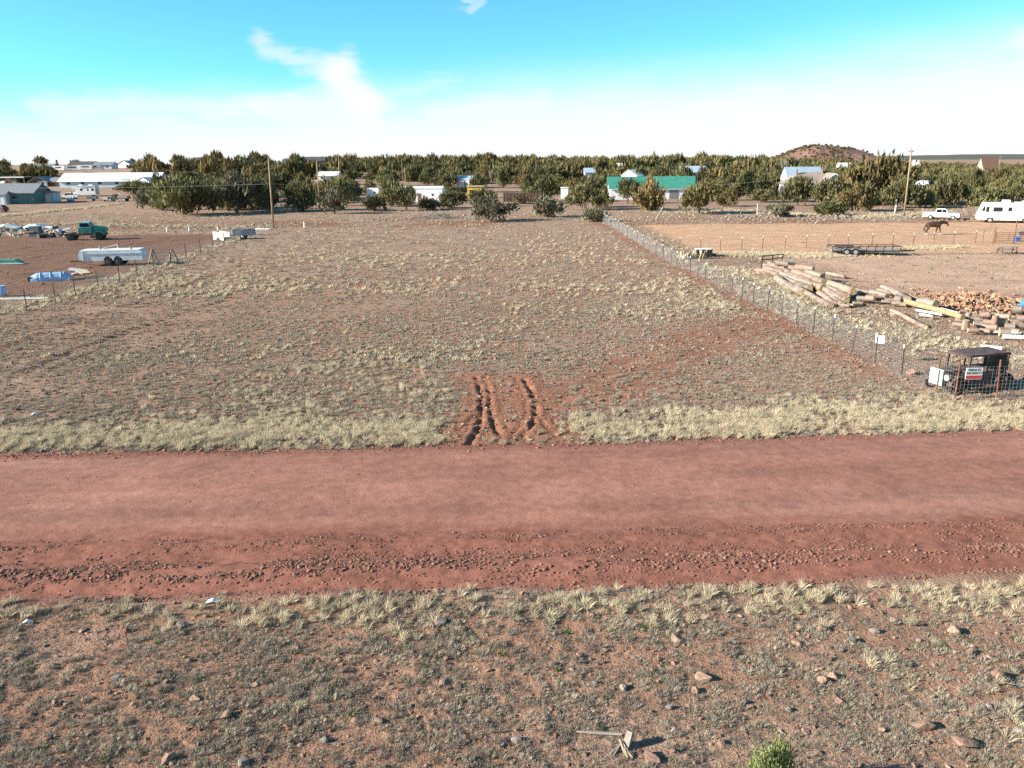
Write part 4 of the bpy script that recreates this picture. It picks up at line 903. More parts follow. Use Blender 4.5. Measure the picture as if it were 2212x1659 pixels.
# ------------------------------------------------------------------ vehicles
def wheel(parent, x, y, r, w, rim=RIM, name='wheel'):
    t = MB().tube((x, y - w/2, r), (x, y + w/2, r), r, n=18).build(name, RUBBER, parent)
    s = 1 if y > 0 else -1; MB().tube((x, y + s * (w/2 - .02), r), (x, y + s * (w/2 + .012), r), r * .62, r * .5, n=14).build('rim', rim, t)
def hexa(b, lo, hi, mi=0):
    (x0, x1, y0, y1, z0), (a0, a1, c0, c1, z1) = lo, hi
    return b.add([(x0,y0,z0),(x1,y0,z0),(x1,y1,z0),(x0,y1,z0),(a0,c0,z1),(a1,c0,z1),(a1,c1,z1),(a0,c1,z1)], [(0,3,2,1),(4,5,6,7),(0,1,5,4),(1,2,6,5),(2,3,7,6),(3,0,4,7)], mi)
def pickup(label, loc, rz, paint, cab_len=1.9, name='pickup_truck', group=None, rim=RIM):
    t = thing(name, label, 'pickup', loc, rz, group); xb = 1.15 - cab_len
    b = MB(); b.prism([(xb, .46), (1.35, .46), (1.42, .62), (2.18, .62), (2.25, .46), (2.68, .46), (2.72, .82), (2.62, 1.06), (1.25, 1.14), (xb, 1.14)], -.93, .93); b.build('body', paint, t)
    b = MB(); 
    for s in (-1, 1): b.prism([(-2.75, .5), (-2.05, .5), (-1.95, .66), (-1.2, .66), (-1.1, .5), (xb - .03, .5), (xb - .03, 1.14), (-2.75, 1.14)], s * .93, s * .80)
    b.box((-2.79, -.93, .5), (-2.70, .93, 1.12)); b.box((-2.7, -.8, .62), (xb - .03, .8, .68)); b.build('bed', paint, t)
    c = MB(); hexa(c, (xb, 1.18, -.88, .88, 1.138), (xb + .14, .52, -.70, .70, 1.78)); c.build('cab', paint, t)
    def quad(nm, p): MB().add(p, [(0, 1, 2, 3), (3, 2, 1, 0)]).build(nm, GLASS, t)
    quad('windshield', [(1.13, -.78, 1.19), (1.13, .78, 1.19), (.60, .64, 1.73), (.60, -.64, 1.73)])
    for s in (-1, 1):
        yb, yt = s * .888, s * .735; quad('side_window', [(.98, yb, 1.2), (.10, yb, 1.2), (.10, yt, 1.70), (.50, yt, 1.70)])
        if cab_len > 1.7: quad('side_window', [(.02, yb, 1.2), (xb + .12, yb, 1.2), (xb + .2, yt, 1.70), (.02, yt, 1.70)])
    quad('rear_window', [(xb + .02, -.7, 1.24), (xb + .02, .7, 1.24), (xb + .12, .6, 1.70), (xb + .12, -.6, 1.70)])
    for x in (1.8, -1.58):
        for s in (-1, 1): wheel(t, x, s * .82, .39, .26, rim)
    MB().box((2.68, -.9, .44), (2.82, .9, .62)).build('bumper', CHROME, t); MB().box((-2.9, -.85, .5), (-2.78, .85, .64)).build('bumper', CHROME, t); MB().box((2.70, -.5, .68), (2.735, .5, .96)).build('grille', BLACK, t)
    for s in (-1, 1): MB().box((2.69, s * .86 - .14 * (s > 0), .72), (2.74, s * .86 + .14 * (s < 0), .92)).build('headlight', CHROME, t); MB().box((-2.80, s * .9 - .08 * (s > 0), .75), (-2.76, s * .9 + .08 * (s < 0), 1.0)).build('tail_light', REDL, t); MB().box((.75, s * .95 - .08, 1.18), (.92, s * .95 + .08, 1.34)).build('mirror', paint, t)
    return t
pickup('white extended-cab pickup parked behind the corral, beside the motorhome', gp(2033, 474), R(-32), WHITE, 2.1)
pickup('white pickup facing left, parked before the motor camper', gp(150, 430), R(184), WHITE, 2.1)
def car(label, loc, rz, paint, name='parked_car', van=False, group=None):
    t = thing(name, label, 'van' if van else 'car', loc, rz, group); H = 1.85 if van else 1.5
    MB().prism([(-2.2, .3), (2.15, .3), (2.25, .6), (2.1, .85), (1.1, .98), (-2.2, .98)], -.88, .88).build('body', paint, t)
    b = MB(); hexa(b, (-2.15, 1.25, -.85, .85, .978), (-1.95 if van else -1.4, .35, -.68, .68, H)); b.build('cab', paint, t)
    for s in (-1, 1): MB().add([(1.0, s*.865, 1.03), (-1.9, s*.865, 1.03), (-1.75 if van else -1.3, s*.71, H - .1), (.4, s*.71, H - .1)], [(0,1,2,3),(3,2,1,0)]).build('side_window', GLASS, t)
    MB().add([(1.24, -.74, 1.03), (1.24, .74, 1.03), (.42, .62, H - .07), (.42, -.62, H - .07)], [(0,1,2,3),(3,2,1,0)]).build('windshield', GLASS, t)
    for x in (1.4, -1.4):
        for s in (-1, 1): wheel(t, x, s * .78, .33, .22)
    return t
car('white van facing left in front of the far brown cabin', gp(88, 404), R(186), WHITE, 'white_van', True)
# motorhome at the right edge
P = gp(2108, 480); t = thing('motorhome', 'long white motorhome with roof units parked at the right picture edge', 'motorhome', P, R(-21))
L = 9.6; b = MB(); b.prism([(0.05, .5), (.0, 1.35), (.22, 1.75), (.62, 3.0), (.9, 3.12), (L, 3.12), (L, .42), (7.2, .42), (7.1, .75), (6.2, .75), (6.1, .42), (2.3, .45), (2.2, .8), (1.35, .8), (1.25, .48)], -1.2, 1.2); b.build('body', WHITE, t)
for x0, x1, z0, z1 in [(1.0, 1.45, 1.75, 2.5), (2.0, 3.3, 1.8, 2.45), (4.05, 4.6, 1.85, 2.45), (8.2, 9.2, 1.8, 2.5)]:
    w = MB().box((x0, -1.215, z0), (x1, -1.195, z1)).build('window', GLASS, t); MB().box((x0 - .05, -1.21, z0 - .05), (x1 + .05, -1.202, z0)).build('sill', GREYM, w)
MB().add([(.26, -1.1, 1.82), (.26, 1.1, 1.82), (.60, 1.1, 2.9), (.60, -1.1, 2.9)], [(0,3,2,1),(0,1,2,3)]).build('windshield', GLASS, t); MB().add([(.40, -1.207, 1.85), (.86, -1.207, 1.85), (.86, -1.207, 2.6), (.70, -1.207, 2.6)], [(0,1,2,3),(3,2,1,0)]).build('cab_window', GLASS, t)
MB().box((0.4, -1.206, 1.28), (L - .3, -1.2, 1.36)).build('stripe', PALEB, t)
for x, w_, h_ in ((3.2, 1.2, .42), (6.0, .7, .3), (7.6, 1.1, .36)): MB().prism([(x, 3.12), (x + w_, 3.12), (x + w_ - .1, 3.12 + h_), (x + .15, 3.12 + h_)], -.45, .45).build('roof_unit', WHITE, t)
for x in (1.78, 6.65):
    for s in (-1, 1): wheel(t, x, s * 1.02, .42, .28)
P = gp(2232, 483); t = thing('camper_trailer', 'white camper cut by the right picture edge behind the motorhome', 'camper', P + Vector((0.6, 2.5, 0)), R(-10))
MB().prism([(-1.6, .5), (-1.75, 1.6), (-2.4, 1.9), (-2.3, 2.9), (-1.8, 3.15), (4, 3.15), (4, .5)], -1.1, 1.1).build('body', WHITE, t); MB().box((-1.5, -1.12, 1.7), (0.6, -1.095, 2.35)).build('window', GLASS, t); wheel(t, 1.4, -1.0, .38, .25); wheel(t, 1.4, 1.0, .38, .25)
P = gp(2206, 508); t = thing('feed_trough', 'grey metal trough beside the motorhome behind the corral gate', 'trough', P, 0.1); MB().prism([(-.5, 0), (.6, 0), (.75, .45), (-.65, .45)], -.35, .35).build('tub', GREYM, t); MB().box((-.7, -.38, .43), (.8, .38, .47)).build('rim', GREYM, t)
# motor camper at left
P = gp(186, 424); t = thing('motor_camper', 'grey-white motor camper with cab overhang behind the white pickup', 'camper', P, R(178))
MB().prism([(-3.6, .5), (2.0, .5), (2.0, 1.9), (3.4, 2.2), (3.3, 2.9), (2.9, 3.1), (-3.6, 3.1)], -1.15, 1.15).build('body', M('dull_silver_siding', (0.50, 0.53, 0.56), 0.5, var=0.08), t)
MB().prism([(2.0, .45), (3.6, .45), (3.6, 1.1), (2.7, 1.25), (2.3, 1.95), (2.0, 1.95)], -.95, .95).build('cab', DULLW, t)
for x0, x1 in ((-3.2, -2.5), (-1.6, -1.2), (0.2, .9)):
    for s in (-1, 1): MB().box((x0, s * 1.16 - .01, 1.6), (x1, s * 1.16 + .01, 2.3)).build('window', GLASS, t)
for x in (-1.9, 1.2): MB().cbox((x, 0, 3.25), (1.1, .8, .3)).build('roof_unit', WHITE, t)
for x in (2.7, -1.9):
    for s in (-1, 1): wheel(t, x, s * .95, .38, .26)
MB().beam((-2.6, 1.3, 3.0), (1.6, 1.5, 2.95), .12).build('awning_roll', BLACK, t)
# things parked in the left row
P = gp(110, 427); t = thing('covered_boat', 'low pale green covered boat left of the white pickup', 'boat', P, R(4))
MB().prism([(-2.2, .35), (1.8, .35), (2.5, .9), (1.2, 1.25), (-1.0, 1.5), (-2.4, 1.0)], -.8, .8).build('cover', M('pale_green_canvas', (0.42, 0.46, 0.30), 0.85, var=0.2, scale=2), t); MB().box((-2.6, -.6, .28), (3.2, .6, .36)).build('trailer_frame', GREYM, t); wheel(t, -.6, -.75, .3, .2); wheel(t, -.6, .75, .3, .2)
P = gp(153, 435); t = thing('propane_tank', 'pale blue cylindrical tank lying before the white pickup', 'tank', P); b = MB(); b.path([(-1.05, 0, .5), (-1.0, 0, .5), (-.85, 0, .5), (.85, 0, .5), (1.0, 0, .5), (1.05, 0, .5)], [.12, .3, .42, .42, .3, .12], 12); b.build('vessel', PALEB, t, True)
for x in (-.6, .6): MB().box((x - .08, -.3, 0), (x + .08, .3, .15)).build('saddle', GREYM, t)
P = gp(201, 434); t = thing('utility_trailer', 'small dark box trailer right of the white pickup', 'trailer', P, 0.1); MB().box((-1.3, -.8, .5), (1.2, .8, 1.25)).build('box', GREYM, t); MB().beam((1.2, 0, .5), (2.4, 0, .42), .1).build('tongue', STEEL, t); wheel(t, 0, -.85, .33, .2); wheel(t, 0, .85, .33, .2)
P = gp(231, 435); t = thing('quad_bike', 'white quad bike on a low flat trailer beside the dark box trailer', 'quad bike', P, 0.1); MB().prism([(-.9, .45), (.9, .45), (1.0, .7), (.4, .85), (.1, 1.0), (-.9, .95)], -.35, .35).build('body', WHITE, t); MB().beam((.35, -.35, 1.15), (.35, .35, 1.15), .06).build('handlebar', BLACK, t)
for x in (-.6, .6):
    for s in (-1, 1): wheel(t, x, s * .45, .27, .22)
P = gp(262, 435); t = thing('flatbed_truck', 'dark flatbed truck loaded with junk at the right end of the parked row', 'truck', P, R(178)); MB().box((-2.4, -1.0, .75), (1.0, 1.0, .95)).build('bed', STEEL, t); b = MB(); hexa(b, (1.05, 2.2, -.9, .9, .5), (1.1, 1.9, -.75, .75, 1.9)); b.build('cab', BLACK, t); MB().box((2.2, -.85, .5), (3.2, .85, 1.15)).build('hood', BLACK, t); MB().box((-2.2, -.9, .95), (.6, .9, 1.5)).build('load', GREYW, t); MB().beam((-.5, .3, 1.2), (.3, .2, 2.3), .15).build('beam', PALEW, t)
for x in (2.5, -1.3):
    for s in (-1, 1): wheel(t, x, s * .85, .42, .25)

# green truck cab on a bare chassis
GREENP = M('faded_green_paint', (0.045, 0.20, 0.15), 0.6, var=0.25, scale=2, col2=(0.06, 0.26, 0.20)); ROOFG = M('pale_teal_paint', (0.22, 0.42, 0.42), 0.6, var=0.2, scale=2)  # upper cab is a paler teal than the green lower cab and hood
P = gp(196, 518); t = thing('stripped_truck', 'old green truck cab on a stripped chassis in the left junk yard', 'truck', P, R(12))
b = MB()
for s in (-.45, .45): b.beam((-4.0, s, .75), (2.2, s, .75), .14, .22)
for x in (-3.8, -2.4, -1.0): b.beam((x, -.45, .75), (x, .45, .75), .12, .18)
b.build('chassis', RUST, t)
b = MB(); hexa(b, (-1.15, .55, -.98, .98, .95), (-1.1, .5, -.95, .95, 1.72)); b.build('cab', GREENP, t); b = MB(); hexa(b, (-1.1, .5, -.95, .95, 1.722), (-.95, .18, -.78, .78, 2.42)); b.build('cab_top', ROOFG, t)
for s in (-1, 1): MB().add([(.38, s*.945, 1.80), (-.95, s*.945, 1.80), (-.85, s*.835, 2.3), (.12, s*.835, 2.3)], [(0,1,2,3),(3,2,1,0)]).build('side_window', GLASS, t)
MB().add([(.47, -.8, 1.8), (.47, .8, 1.8), (.26, .7, 2.32), (.26, -.7, 2.32)], [(0,1,2,3),(3,2,1,0)]).build('windshield', GLASS, t); MB().add([(-1.09, -.5, 1.85), (-1.09, .5, 1.85), (-1.0, .45, 2.25), (-1.0, -.45, 2.25)], [(0,1,2,3),(3,2,1,0)]).build('rear_window', GLASS, t)
MB().prism([(.56, .8), (2.0, .8), (2.15, 1.1), (2.1, 1.75), (.56, 1.85)], -.62, .62).build('hood', GREENP, t)
for s in (-1, 1): MB().prism([(.6, .7), (.85, 1.2), (1.3, 1.35), (1.8, 1.2), (2.1, .75), (1.9, .75), (1.7, 1.0), (1.3, 1.1), (.95, 1.0), (.8, .7)], s * .6, s * .98).build('fender', GREENP, t); MB().tube((2.1, s * .72, 1.3), (2.22, s * .72, 1.3), .14).build('headlight', GREYM, t)
wheel(t, 1.35, -.8, .48, .26, STEEL); wheel(t, 1.35, .8, .48, .26, STEEL); wheel(t, -2.2, -.85, .5, .45, STEEL); wheel(t, -2.2, .85, .5, .45, STEEL); MB().cbox((-3.8, 0, .6), (.25, 1.9, .2)).build('rear_bumper', DULLW, t); MB().tube((.3, -1.15, .55), (1.1, -1.15, .55), .2).build('fuel_tank', STEEL, t)

# white utility body trailer on tandem wheels
SHADEDW = M('shade_tinted_white_paint', (0.55, 0.60, 0.66), 0.55, var=0.10, scale=1.2, col2=(0.68, 0.70, 0.72))  # bluish shade of the camera-facing side put into the white body colour
P = gp(236, 574); t = thing('service_trailer', 'long white service body trailer on tandem wheels in the left junk yard', 'trailer', P + Vector((0, .6, 0)), R(8))
b = MB(); arch = lambda c, r, n=8: [(c + r * math.cos(math.pi * (1 - k / n)), .55 + r * math.sin(math.pi * (1 - k / n))) for k in range(n + 1)]
prof = [(-2.75, .62), (-2.85, 1.15), (-2.6, 1.55)] + [(3.1, 1.55), (3.3, 1.45), (3.3, .55)] + arch(.95, .43)[::-1] + arch(0.0, .43)[::-1] + [(-1.2, .55)]
b.prism(prof, -.95, .95); b.build('body', SHADEDW, t); MB().box((-2.3, -1.0, 1.25), (3.2, -.94, 1.31)).build('side_rail', DULLW, t); MB().box((-2.55, -.9, 1.552), (3.05, .9, 1.62)).build('lid', WHITE, t)
for x in (0.0, .95):
    for s in (-1, 1): wheel(t, x, s * .85, .38, .24, STEEL)
for x in (-2.35,): MB().beam((x, -.97, .65), (x, -.97, 1.5), .06).build('upright', DULLW, t)
MB().beam((-2.8, 0, .5), (-4.0, 0, .42), .12).build('tongue', STEEL, t); MB().tube((2.2, -.5, 1.62), (2.2, -.5, 1.9), .12).build('vent', GREYM, t); MB().tube((-.85, -.2, 1.62), (-.85, -.2, 1.95), .13).build('vent', GREYM, t)
b = MB(); b.beam((-.8, .1, 1.7), (.7, .1, 2.05), .14, .06); b.beam((.7, .1, 2.05), (.75, .1, 1.7), .12, .06); b.beam((-.7, .1, 1.66), (.75, .1, 1.7), .08, .05); b.build('loose_frame', WHITE, t)
# pipe rack
P = gp(352, 566); t = thing('pipe_rack', 'rusty grey pipe rack with slanted ends standing by the left fence', 'rack', P, R(10))
for x in (-.95, 1.0): MB().beam((x - .35, -.5, 0), (x, 0, 1.35), .09).build('leg', STEEL, t); MB().beam((x + .45, .5, 0), (x + .05, 0, 1.35), .09).build('leg', STEEL, t)
for k, z in enumerate((.35, .7, 1.0, 1.3)): MB().tube((-1.15 + k * .05, -.3 + k * .09, z), (1.1, -.3 + k * .09, z), .04, n=6).build('rail', GREYM, t)
# blue upturned shell and boards
P = gp(112, 605); t = thing('blue_shell', 'pale blue ribbed metal shell lying upturned near the left fence', 'shell', P, R(22)); b = MB(); pr = [(-.75, 0), (-.7, .35), (-.45, .6), (0, .7), (.45, .6), (.7, .35), (.75, 0)]
vs = [(x, y * (1 if i not in (0, 6) else .85), z * (1 if i not in (0, 6) else .6)) for i, x in enumerate(np.linspace(-1.6, 1.6, 7)) for y, z in pr]; b.add(vs, [(i*7 + k, (i+1)*7 + k, (i+1)*7 + k + 1, i*7 + k + 1) for i in range(6) for k in range(6)] + [tuple(range(7))[::-1], tuple(range(42, 49))]); b.build('hull', PALEB, t)
for x in (-.8, 0, .8): MB().path([(x, y * 1.02, z * 1.02 + .01) for y, z in pr], .03, 4).build('rib', PALEB, t)
MB().cbox((-1.5, 0, .2), (.5, 1.1, .4)).build('scrap', STEEL, t)
for i, (px, py, w_, d_, rz, m_, lab) in enumerate([(168, 586, 1.6, 1.0, .2, DULLW, 'white plywood sheet dumped right of the blue shell'), (180, 590, .9, 1.2, .9, PALEW, 'tan plywood sheet dumped right of the blue shell'), (158, 594, .7, .8, -.3, DULLW, 'small pale board leaning at the blue shell')]):
    P = gp(px, py); o = MB().cbox((0, 0, .12), (w_, d_, .04), rot=(.12, .18 - i * .2, rz)).build('plywood_sheet', m_, None, loc=P); tag(o, lab, 'board')
for px, py, L_, rz, lab in [(188, 602, 3.2, .9, 'long grey pole lying by the left fence below the plywood'), (225, 608, 3.0, .1, 'grey timber lying along the left fence below the trailer'), (40, 648, 4.6, .0, 'long pale pipe lying at the left picture edge by the fence')]:
    P = gp(px, py); tag(MB().beam((-L_ / 2 * math.cos(rz), -L_ / 2 * math.sin(rz), .1), (L_ / 2 * math.cos(rz), L_ / 2 * math.sin(rz), .14), .12).build('timber', GREYW if 'grey' in lab else DULLW, None, loc=P), lab, 'timber')
P = gp(10, 571); t = thing('upturned_canoe', 'dark green upturned canoe with a white gunwale at the left picture edge', 'canoe', P, .1); MB().prism([(-2.2, .15), (-1.6, .5), (1.2, .5), (1.9, .15)], -.4, .4).build('hull', GREENP, t); MB().box((-2.3, -.45, .05), (2.0, .45, .15)).build('gunwale', DULLW, t)
P = gp(6, 640); t = thing('pale_blue_barrel', 'pale blue barrel at the left picture edge by the fence', 'barrel', P); MB().path([(0, 0, 0), (0, 0, .3), (0, 0, .8)], [.28, .31, .28], 12).build('drum', PALEB, t, True); MB().tube((0, 0, .8), (0, 0, .84), .29, n=12).build('lid', PALEB, t)
P = gp(0, 458); car('dark car parked at the far left picture edge', P + Vector((-.5, 0, 0)), R(170), M('dark_red_car_paint', (0.10, 0.03, 0.03), 0.35, var=.1))
# pickup bed trailers at the fence corner
ORW = M('cream_and_rust_paint', (0.62, 0.50, 0.40), 0.6, var=0.25, scale=1.6, col2=(0.72, 0.66, 0.60)); SLATE = M('slate_blue_paint', (0.10, 0.14, 0.19), 0.55, var=0.2)
P = gp(480, 519); t = thing('truck_bed', 'cream and rust pickup bed shell standing by the left fence', 'truck bed', P, R(-22)); MB().prism([(-.85, .12), (-.35, .12), (-.25, .4), (.2, .4), (.3, .12), (.85, .02), (.85, 1.05), (-.85, 1.2)], -.7, -.62).build('side_panel', ORW, t); MB().prism([(-.85, .12), (.85, .02), (.85, 1.05), (-.85, 1.2)], .55, .63).build('side_panel', ORW, t); MB().box((-.85, -.62, .35), (.85, .55, .42)).build('floor', SLATE, t); MB().box((-.02, -.72, .2), (.02, -.705, 1.1)).build('seam', RUST, t)
P = gp(524, 516); t = thing('bed_trailer', 'slate blue pickup bed trailer with a white tailgate by the left fence end', 'trailer', P, R(6)); MB().box((-1.1, -.8, .5), (1.6, -.72, 1.25)).build('side_panel', SLATE, t); MB().box((-1.1, .72, .5), (1.6, .8, 1.25)).build('side_panel', SLATE, t); MB().box((-1.1, -.72, .5), (1.6, .72, .56)).build('floor', SLATE, t); MB().box((-1.18, -.8, .5), (-1.1, .8, 1.35)).build('tailgate', WHITE, t); MB().beam((-1.6, -.6, .3), (-1.1, -.75, .62), .3, .1).build('bumper', WHITE, t); wheel(t, .2, -.7, .34, .22); wheel(t, .2, .7, .34, .22); MB().beam((1.6, 0, .55), (3.2, 0, .45), .1).build('tongue', GREYM, t)
P = gp(566, 497); t = thing('white_pipe_stack', 'white pipes lying at the foot of the tall left pole', 'pipes', P, .05); 
for k in range(3): MB().tube((-1.1, -.2 + .2 * k, .12 + .02 * k), (1.1, -.2 + .2 * k, .12), .1).build('pipe', WHITE, t)

# black flatbed trailer
P = gp(1836, 551); t = thing('flatbed_trailer', 'black tandem flatbed trailer with a low railing beside the log yard', 'trailer', P + Vector((0, .5, 0)), R(-4))
MB().box((-2.0, -1.0, .50), (5.1, 1.0, .58)).build('deck', GREYW, t)
for s in (-1, 1):
    MB().beam((-2.0, s * 1.0, .45), (5.1, s * 1.0, .45), .08, .14).build('side_beam', BLACK, t); MB().beam((-2.0, s * 1.0, .95), (5.1, s * 1.0, .95), .06, .07).build('rail', BLACK, t)
    for k in range(9): x = -2.0 + 7.1 * k / 8; MB().beam((x, s * 1.0, .5), (x, s * 1.0, .95), .06).build('stanchion', BLACK, t)
    for x in (-.55, .38): wheel(t, x, s * 1.12, .38, .22)
    MB().prism([(-1.1, .72), (-.95, .88), (.8, .88), (.95, .72), (.88, .72), (.76, .82), (-.9, .82), (-1.03, .72)], s * 1.02, s * 1.24).build('fender', BLACK, t)
for x in (-2.0, 5.1): MB().beam((x, -1.0, .95), (x, 1.0, .95), .06, .07).build('rail', BLACK, t)
MB().beam((5.1, -.7, .45), (6.9, 0, .42), .08, .12).build('tongue', BLACK, t); MB().beam((5.1, .7, .45), (6.9, 0, .42), .08, .12).build('tongue', BLACK, t); MB().tube((5.5, -.5, .0), (5.5, -.5, .9), .04).build('jack', GREYM, t); MB().beam((3.4, -1.06, .36), (5.0, -1.06, .36), .1, .14).build('ramp', GREYM, t)

# picnic table
P = gp(2175, 548); t = thing('picnic_table', 'dark weathered picnic table in the bare yard at right', 'table', P, R(-5))
for k in range(5): MB().box((-1.0, -.38 + .155 * k, .72), (1.0, -.245 + .155 * k, .76)).build('tabletop_plank', GREYW, t)
for s in (-1, 1):
    for k in range(2): MB().box((-1.0, s * .72 - .15 + .155 * k, .42), (1.0, s * .72 - .015 + .155 * k, .46)).build('seat_plank', GREYW, t)
for x in (-.75, .75):
    MB().beam((x, -.75, .40), (x, .75, .40), .05, .09).build('cross_beam', STEEL, t)
    for s in (-1, 1): MB().beam((x, s * .62, 0), (x, s * .25, .72), .06, .09).build('leg', STEEL, t)

# ------------------------------------------------------------------ old car behind the fence
OLD = M('rusted_purple_brown_car', (0.055, 0.038, 0.04), 0.75, var=0.35, scale=3, col2=(0.10, 0.06, 0.05)); PGREEN = M('pale_green_radiator', (0.40, 0.47, 0.38), 0.6, var=0.2, scale=4)
P = gp(2088, 850); t = thing('vintage_car', 'rusty dark vintage car with a pale green radiator standing behind the front fence', 'car', P + Vector((.3, .75, 0)), R(196))
# local: front at +X
MB().prism([(.55, .42), (1.55, .42), (1.55, .98), (.55, 1.04)], -.36, .36).build('hood', OLD, t)
b = MB(); b.box((-1.55, -.62, .38), (.55, .62, .93)); b.build('body', OLD, t)
MB().prism([(-1.7, 1.62), (-1.62, 1.70), (.40, 1.70), (.58, 1.66), (.58, 1.62), (-1.66, 1.58)], -.62, .62).build('roof', OLD, t)
for x in (.55, -.42, -1.5):
    for s in (-.61, .61): MB().beam((x, s, .9), (x - (.03 if x > 0 else 0), s, 1.62), .09 if x > -1 else .16, .07).build('pillar', OLD, t)
MB().box((-1.62, -.62, .93), (-1.52, .62, 1.58)).build('rear_panel', OLD, t); MB().beam((.56, -.6, .95), (.56, .6, .95), .06).build('cowl', OLD, t); MB().beam((.52, -.6, 1.58), (.52, .6, 1.58), .07).build('header', OLD, t)
MB().cbox((-.5, 0, .62), (.5, 1.1, .5)).build('seat', M('torn_brown_seat', (0.09, 0.06, 0.045), .9), t)
r_ = MB().prism([(1.56, .36), (1.66, .36), (1.66, 1.0), (1.63, 1.06), (1.56, 1.06)], -.37, .37).build('radiator', PGREEN, t); MB().box((1.661, .13, .34), (1.675, .20, 1.04)).build('dark_strap', BLACK, r_); MB().box((1.661, -.34, .66), (1.668, .34, .70)).build('bar', DULLW, r_)
for s in (-1, 1):
    MB().tube((1.42, s * .55, .78), (1.62, s * .55, .78), .10, .14, n=12).build('headlight', PALEW if s > 0 else STEEL, t)
    pts = [(1.05 + .52 * math.cos(a), s * .66, .33 + .5 * math.sin(a)) for a in np.linspace(.2, math.pi * .95, 8)]; b = MB()
    for p, q in zip(pts[:-1], pts[1:]): b.beam(p, q, .26, .03)
    b.build('fender', OLD, t); MB().box((-1.0, s * .8 - .13, .28), (.5, s * .8 + .13, .32)).build('running_board', RUST, t)
    pts = [(-1.35 + .52 * math.cos(a), s * .68, .33 + .5 * math.sin(a)) for a in np.linspace(.2, math.pi * .95, 8)]; b = MB()
    for p, q in zip(pts[:-1], pts[1:]): b.beam(p, q, .26, .03)
    b.build('fender', OLD, t)
    for x in (1.12, -1.35):
        w = MB(); w.path([(x + .36 * math.cos(a), s * .70, .34 + .36 * math.sin(a)) for a in np.linspace(0, 2 * math.pi, 19)], .055, 6); w = w.build('wheel', RUBBER, t)
        b = MB()
        for k in range(12): a = k * math.pi / 6; b.tube((x, s * .70, .34), (x + .31 * math.cos(a), s * .70, .34 + .31 * math.sin(a)), .016, n=4)
        b.tube((x, s * .70 - .06, .34), (x, s * .70 + .06, .34), .07, n=8); b.path([(x + .31 * math.cos(a), s * .70, .34 + .31 * math.sin(a)) for a in np.linspace(0, 2 * math.pi, 17)], .022, 4); b.build('spokes', RUST, w)
for s in (-.3, .3): MB().beam((-1.7, s, .36), (1.6, s, .36), .06, .1).build('chassis_rail', RUST, t)
MB().tube((1.12, -.7, .34), (1.12, .7, .34), .03).build('axle', RUST, t); MB().tube((-1.35, -.7, .34), (-1.35, .7, .34), .03).build('axle', RUST, t)

# ------------------------------------------------------------------ logs
BARKS = [M('grey_brown_bark', (0.15, 0.115, 0.095), 0.95, var=0.4, scale=3, stretch=(.35, 1, 1), bump=0.6, rnd=.15, col2=(0.23, 0.18, 0.15)), M('pinkish_bark', (0.18, 0.125, 0.10), 0.95, var=0.3, scale=3, stretch=(.35, 1, 1), bump=0.6, rnd=.15, col2=(0.26, 0.18, 0.14))]
CUT = M('sawn_wood_end', (0.42, 0.29, 0.16), 0.85, var=0.3, scale=5, rnd=.2, col2=(0.52, 0.38, 0.22)); FRESH = M('fresh_yellow_end', (0.62, 0.48, 0.20), 0.85, var=0.15, scale=5); PEEL = M('peeled_orange_log', (0.38, 0.235, 0.13), 0.8, var=0.2, scale=3)
def log(a, b, r, label, bark=0, cut=CUT, group='sawn logs in the big log pile', name='log'):
    """log from a to b (world points of its axis), lying on what is below"""
    d = b - a; L = d.length; t = thing(name, label, 'log', a, 0, group); t.rotation_mode = 'QUATERNION'; t.rotation_quaternion = d.to_track_quat('X', 'Z')
    n = 12; K = 7; vs = []; g = np.random.default_rng(random.randrange(10**6)); ph = g.uniform(0, 6, 4)
    for k in range(K):
        x = L * k / (K - 1); off = (math.sin(x * 1.1 + ph[0]) * r * .12, math.sin(x * .9 + ph[1]) * r * .12)
        for i in range(n):
            th = 2 * math.pi * i / n; rr = r * (1 - .12 * k / K) * (1 + .06 * math.sin(3 * th + ph[2]) + g.normal(0, .025)); vs.append((x, off[0] + rr * math.cos(th), off[1] + rr * math.sin(th)))
    b_ = MB(); b_.add(vs, [(k*n + i, k*n + (i+1) % n, (k+1)*n + (i+1) % n, (k+1)*n + i) for k in range(K - 1) for i in range(n)]); b_.build('bark', bark if not isinstance(bark, int) else BARKS[bark], t, True)
    for k, x in ((0, -.004), (K - 1, L + .004)):
        ring = [(x, v[1], v[2]) for v in vs[k*n:(k+1)*n]]; MB().add(ring, [tuple(range(n)) if k else tuple(range(n))[::-1]]).build('cut_end', cut, t)
    return t
def plog(x0, y0, x1, y1, rpx, z0, z1, label, **k):
    """log whose two axis ends are seen at these places, at heights z0, z1 above the ground"""
    def pt(x, y, z): p = gp(x, y, z); return p
    A = pt(x0, y0, z0); B = pt(x1, y1, z1); r = rpx * A.y / F_PX * 1.25
    return log(A, B, r, label, **k)
def zz(x, y): return (1593 + x / 8.193, 540 + y / 8.193)
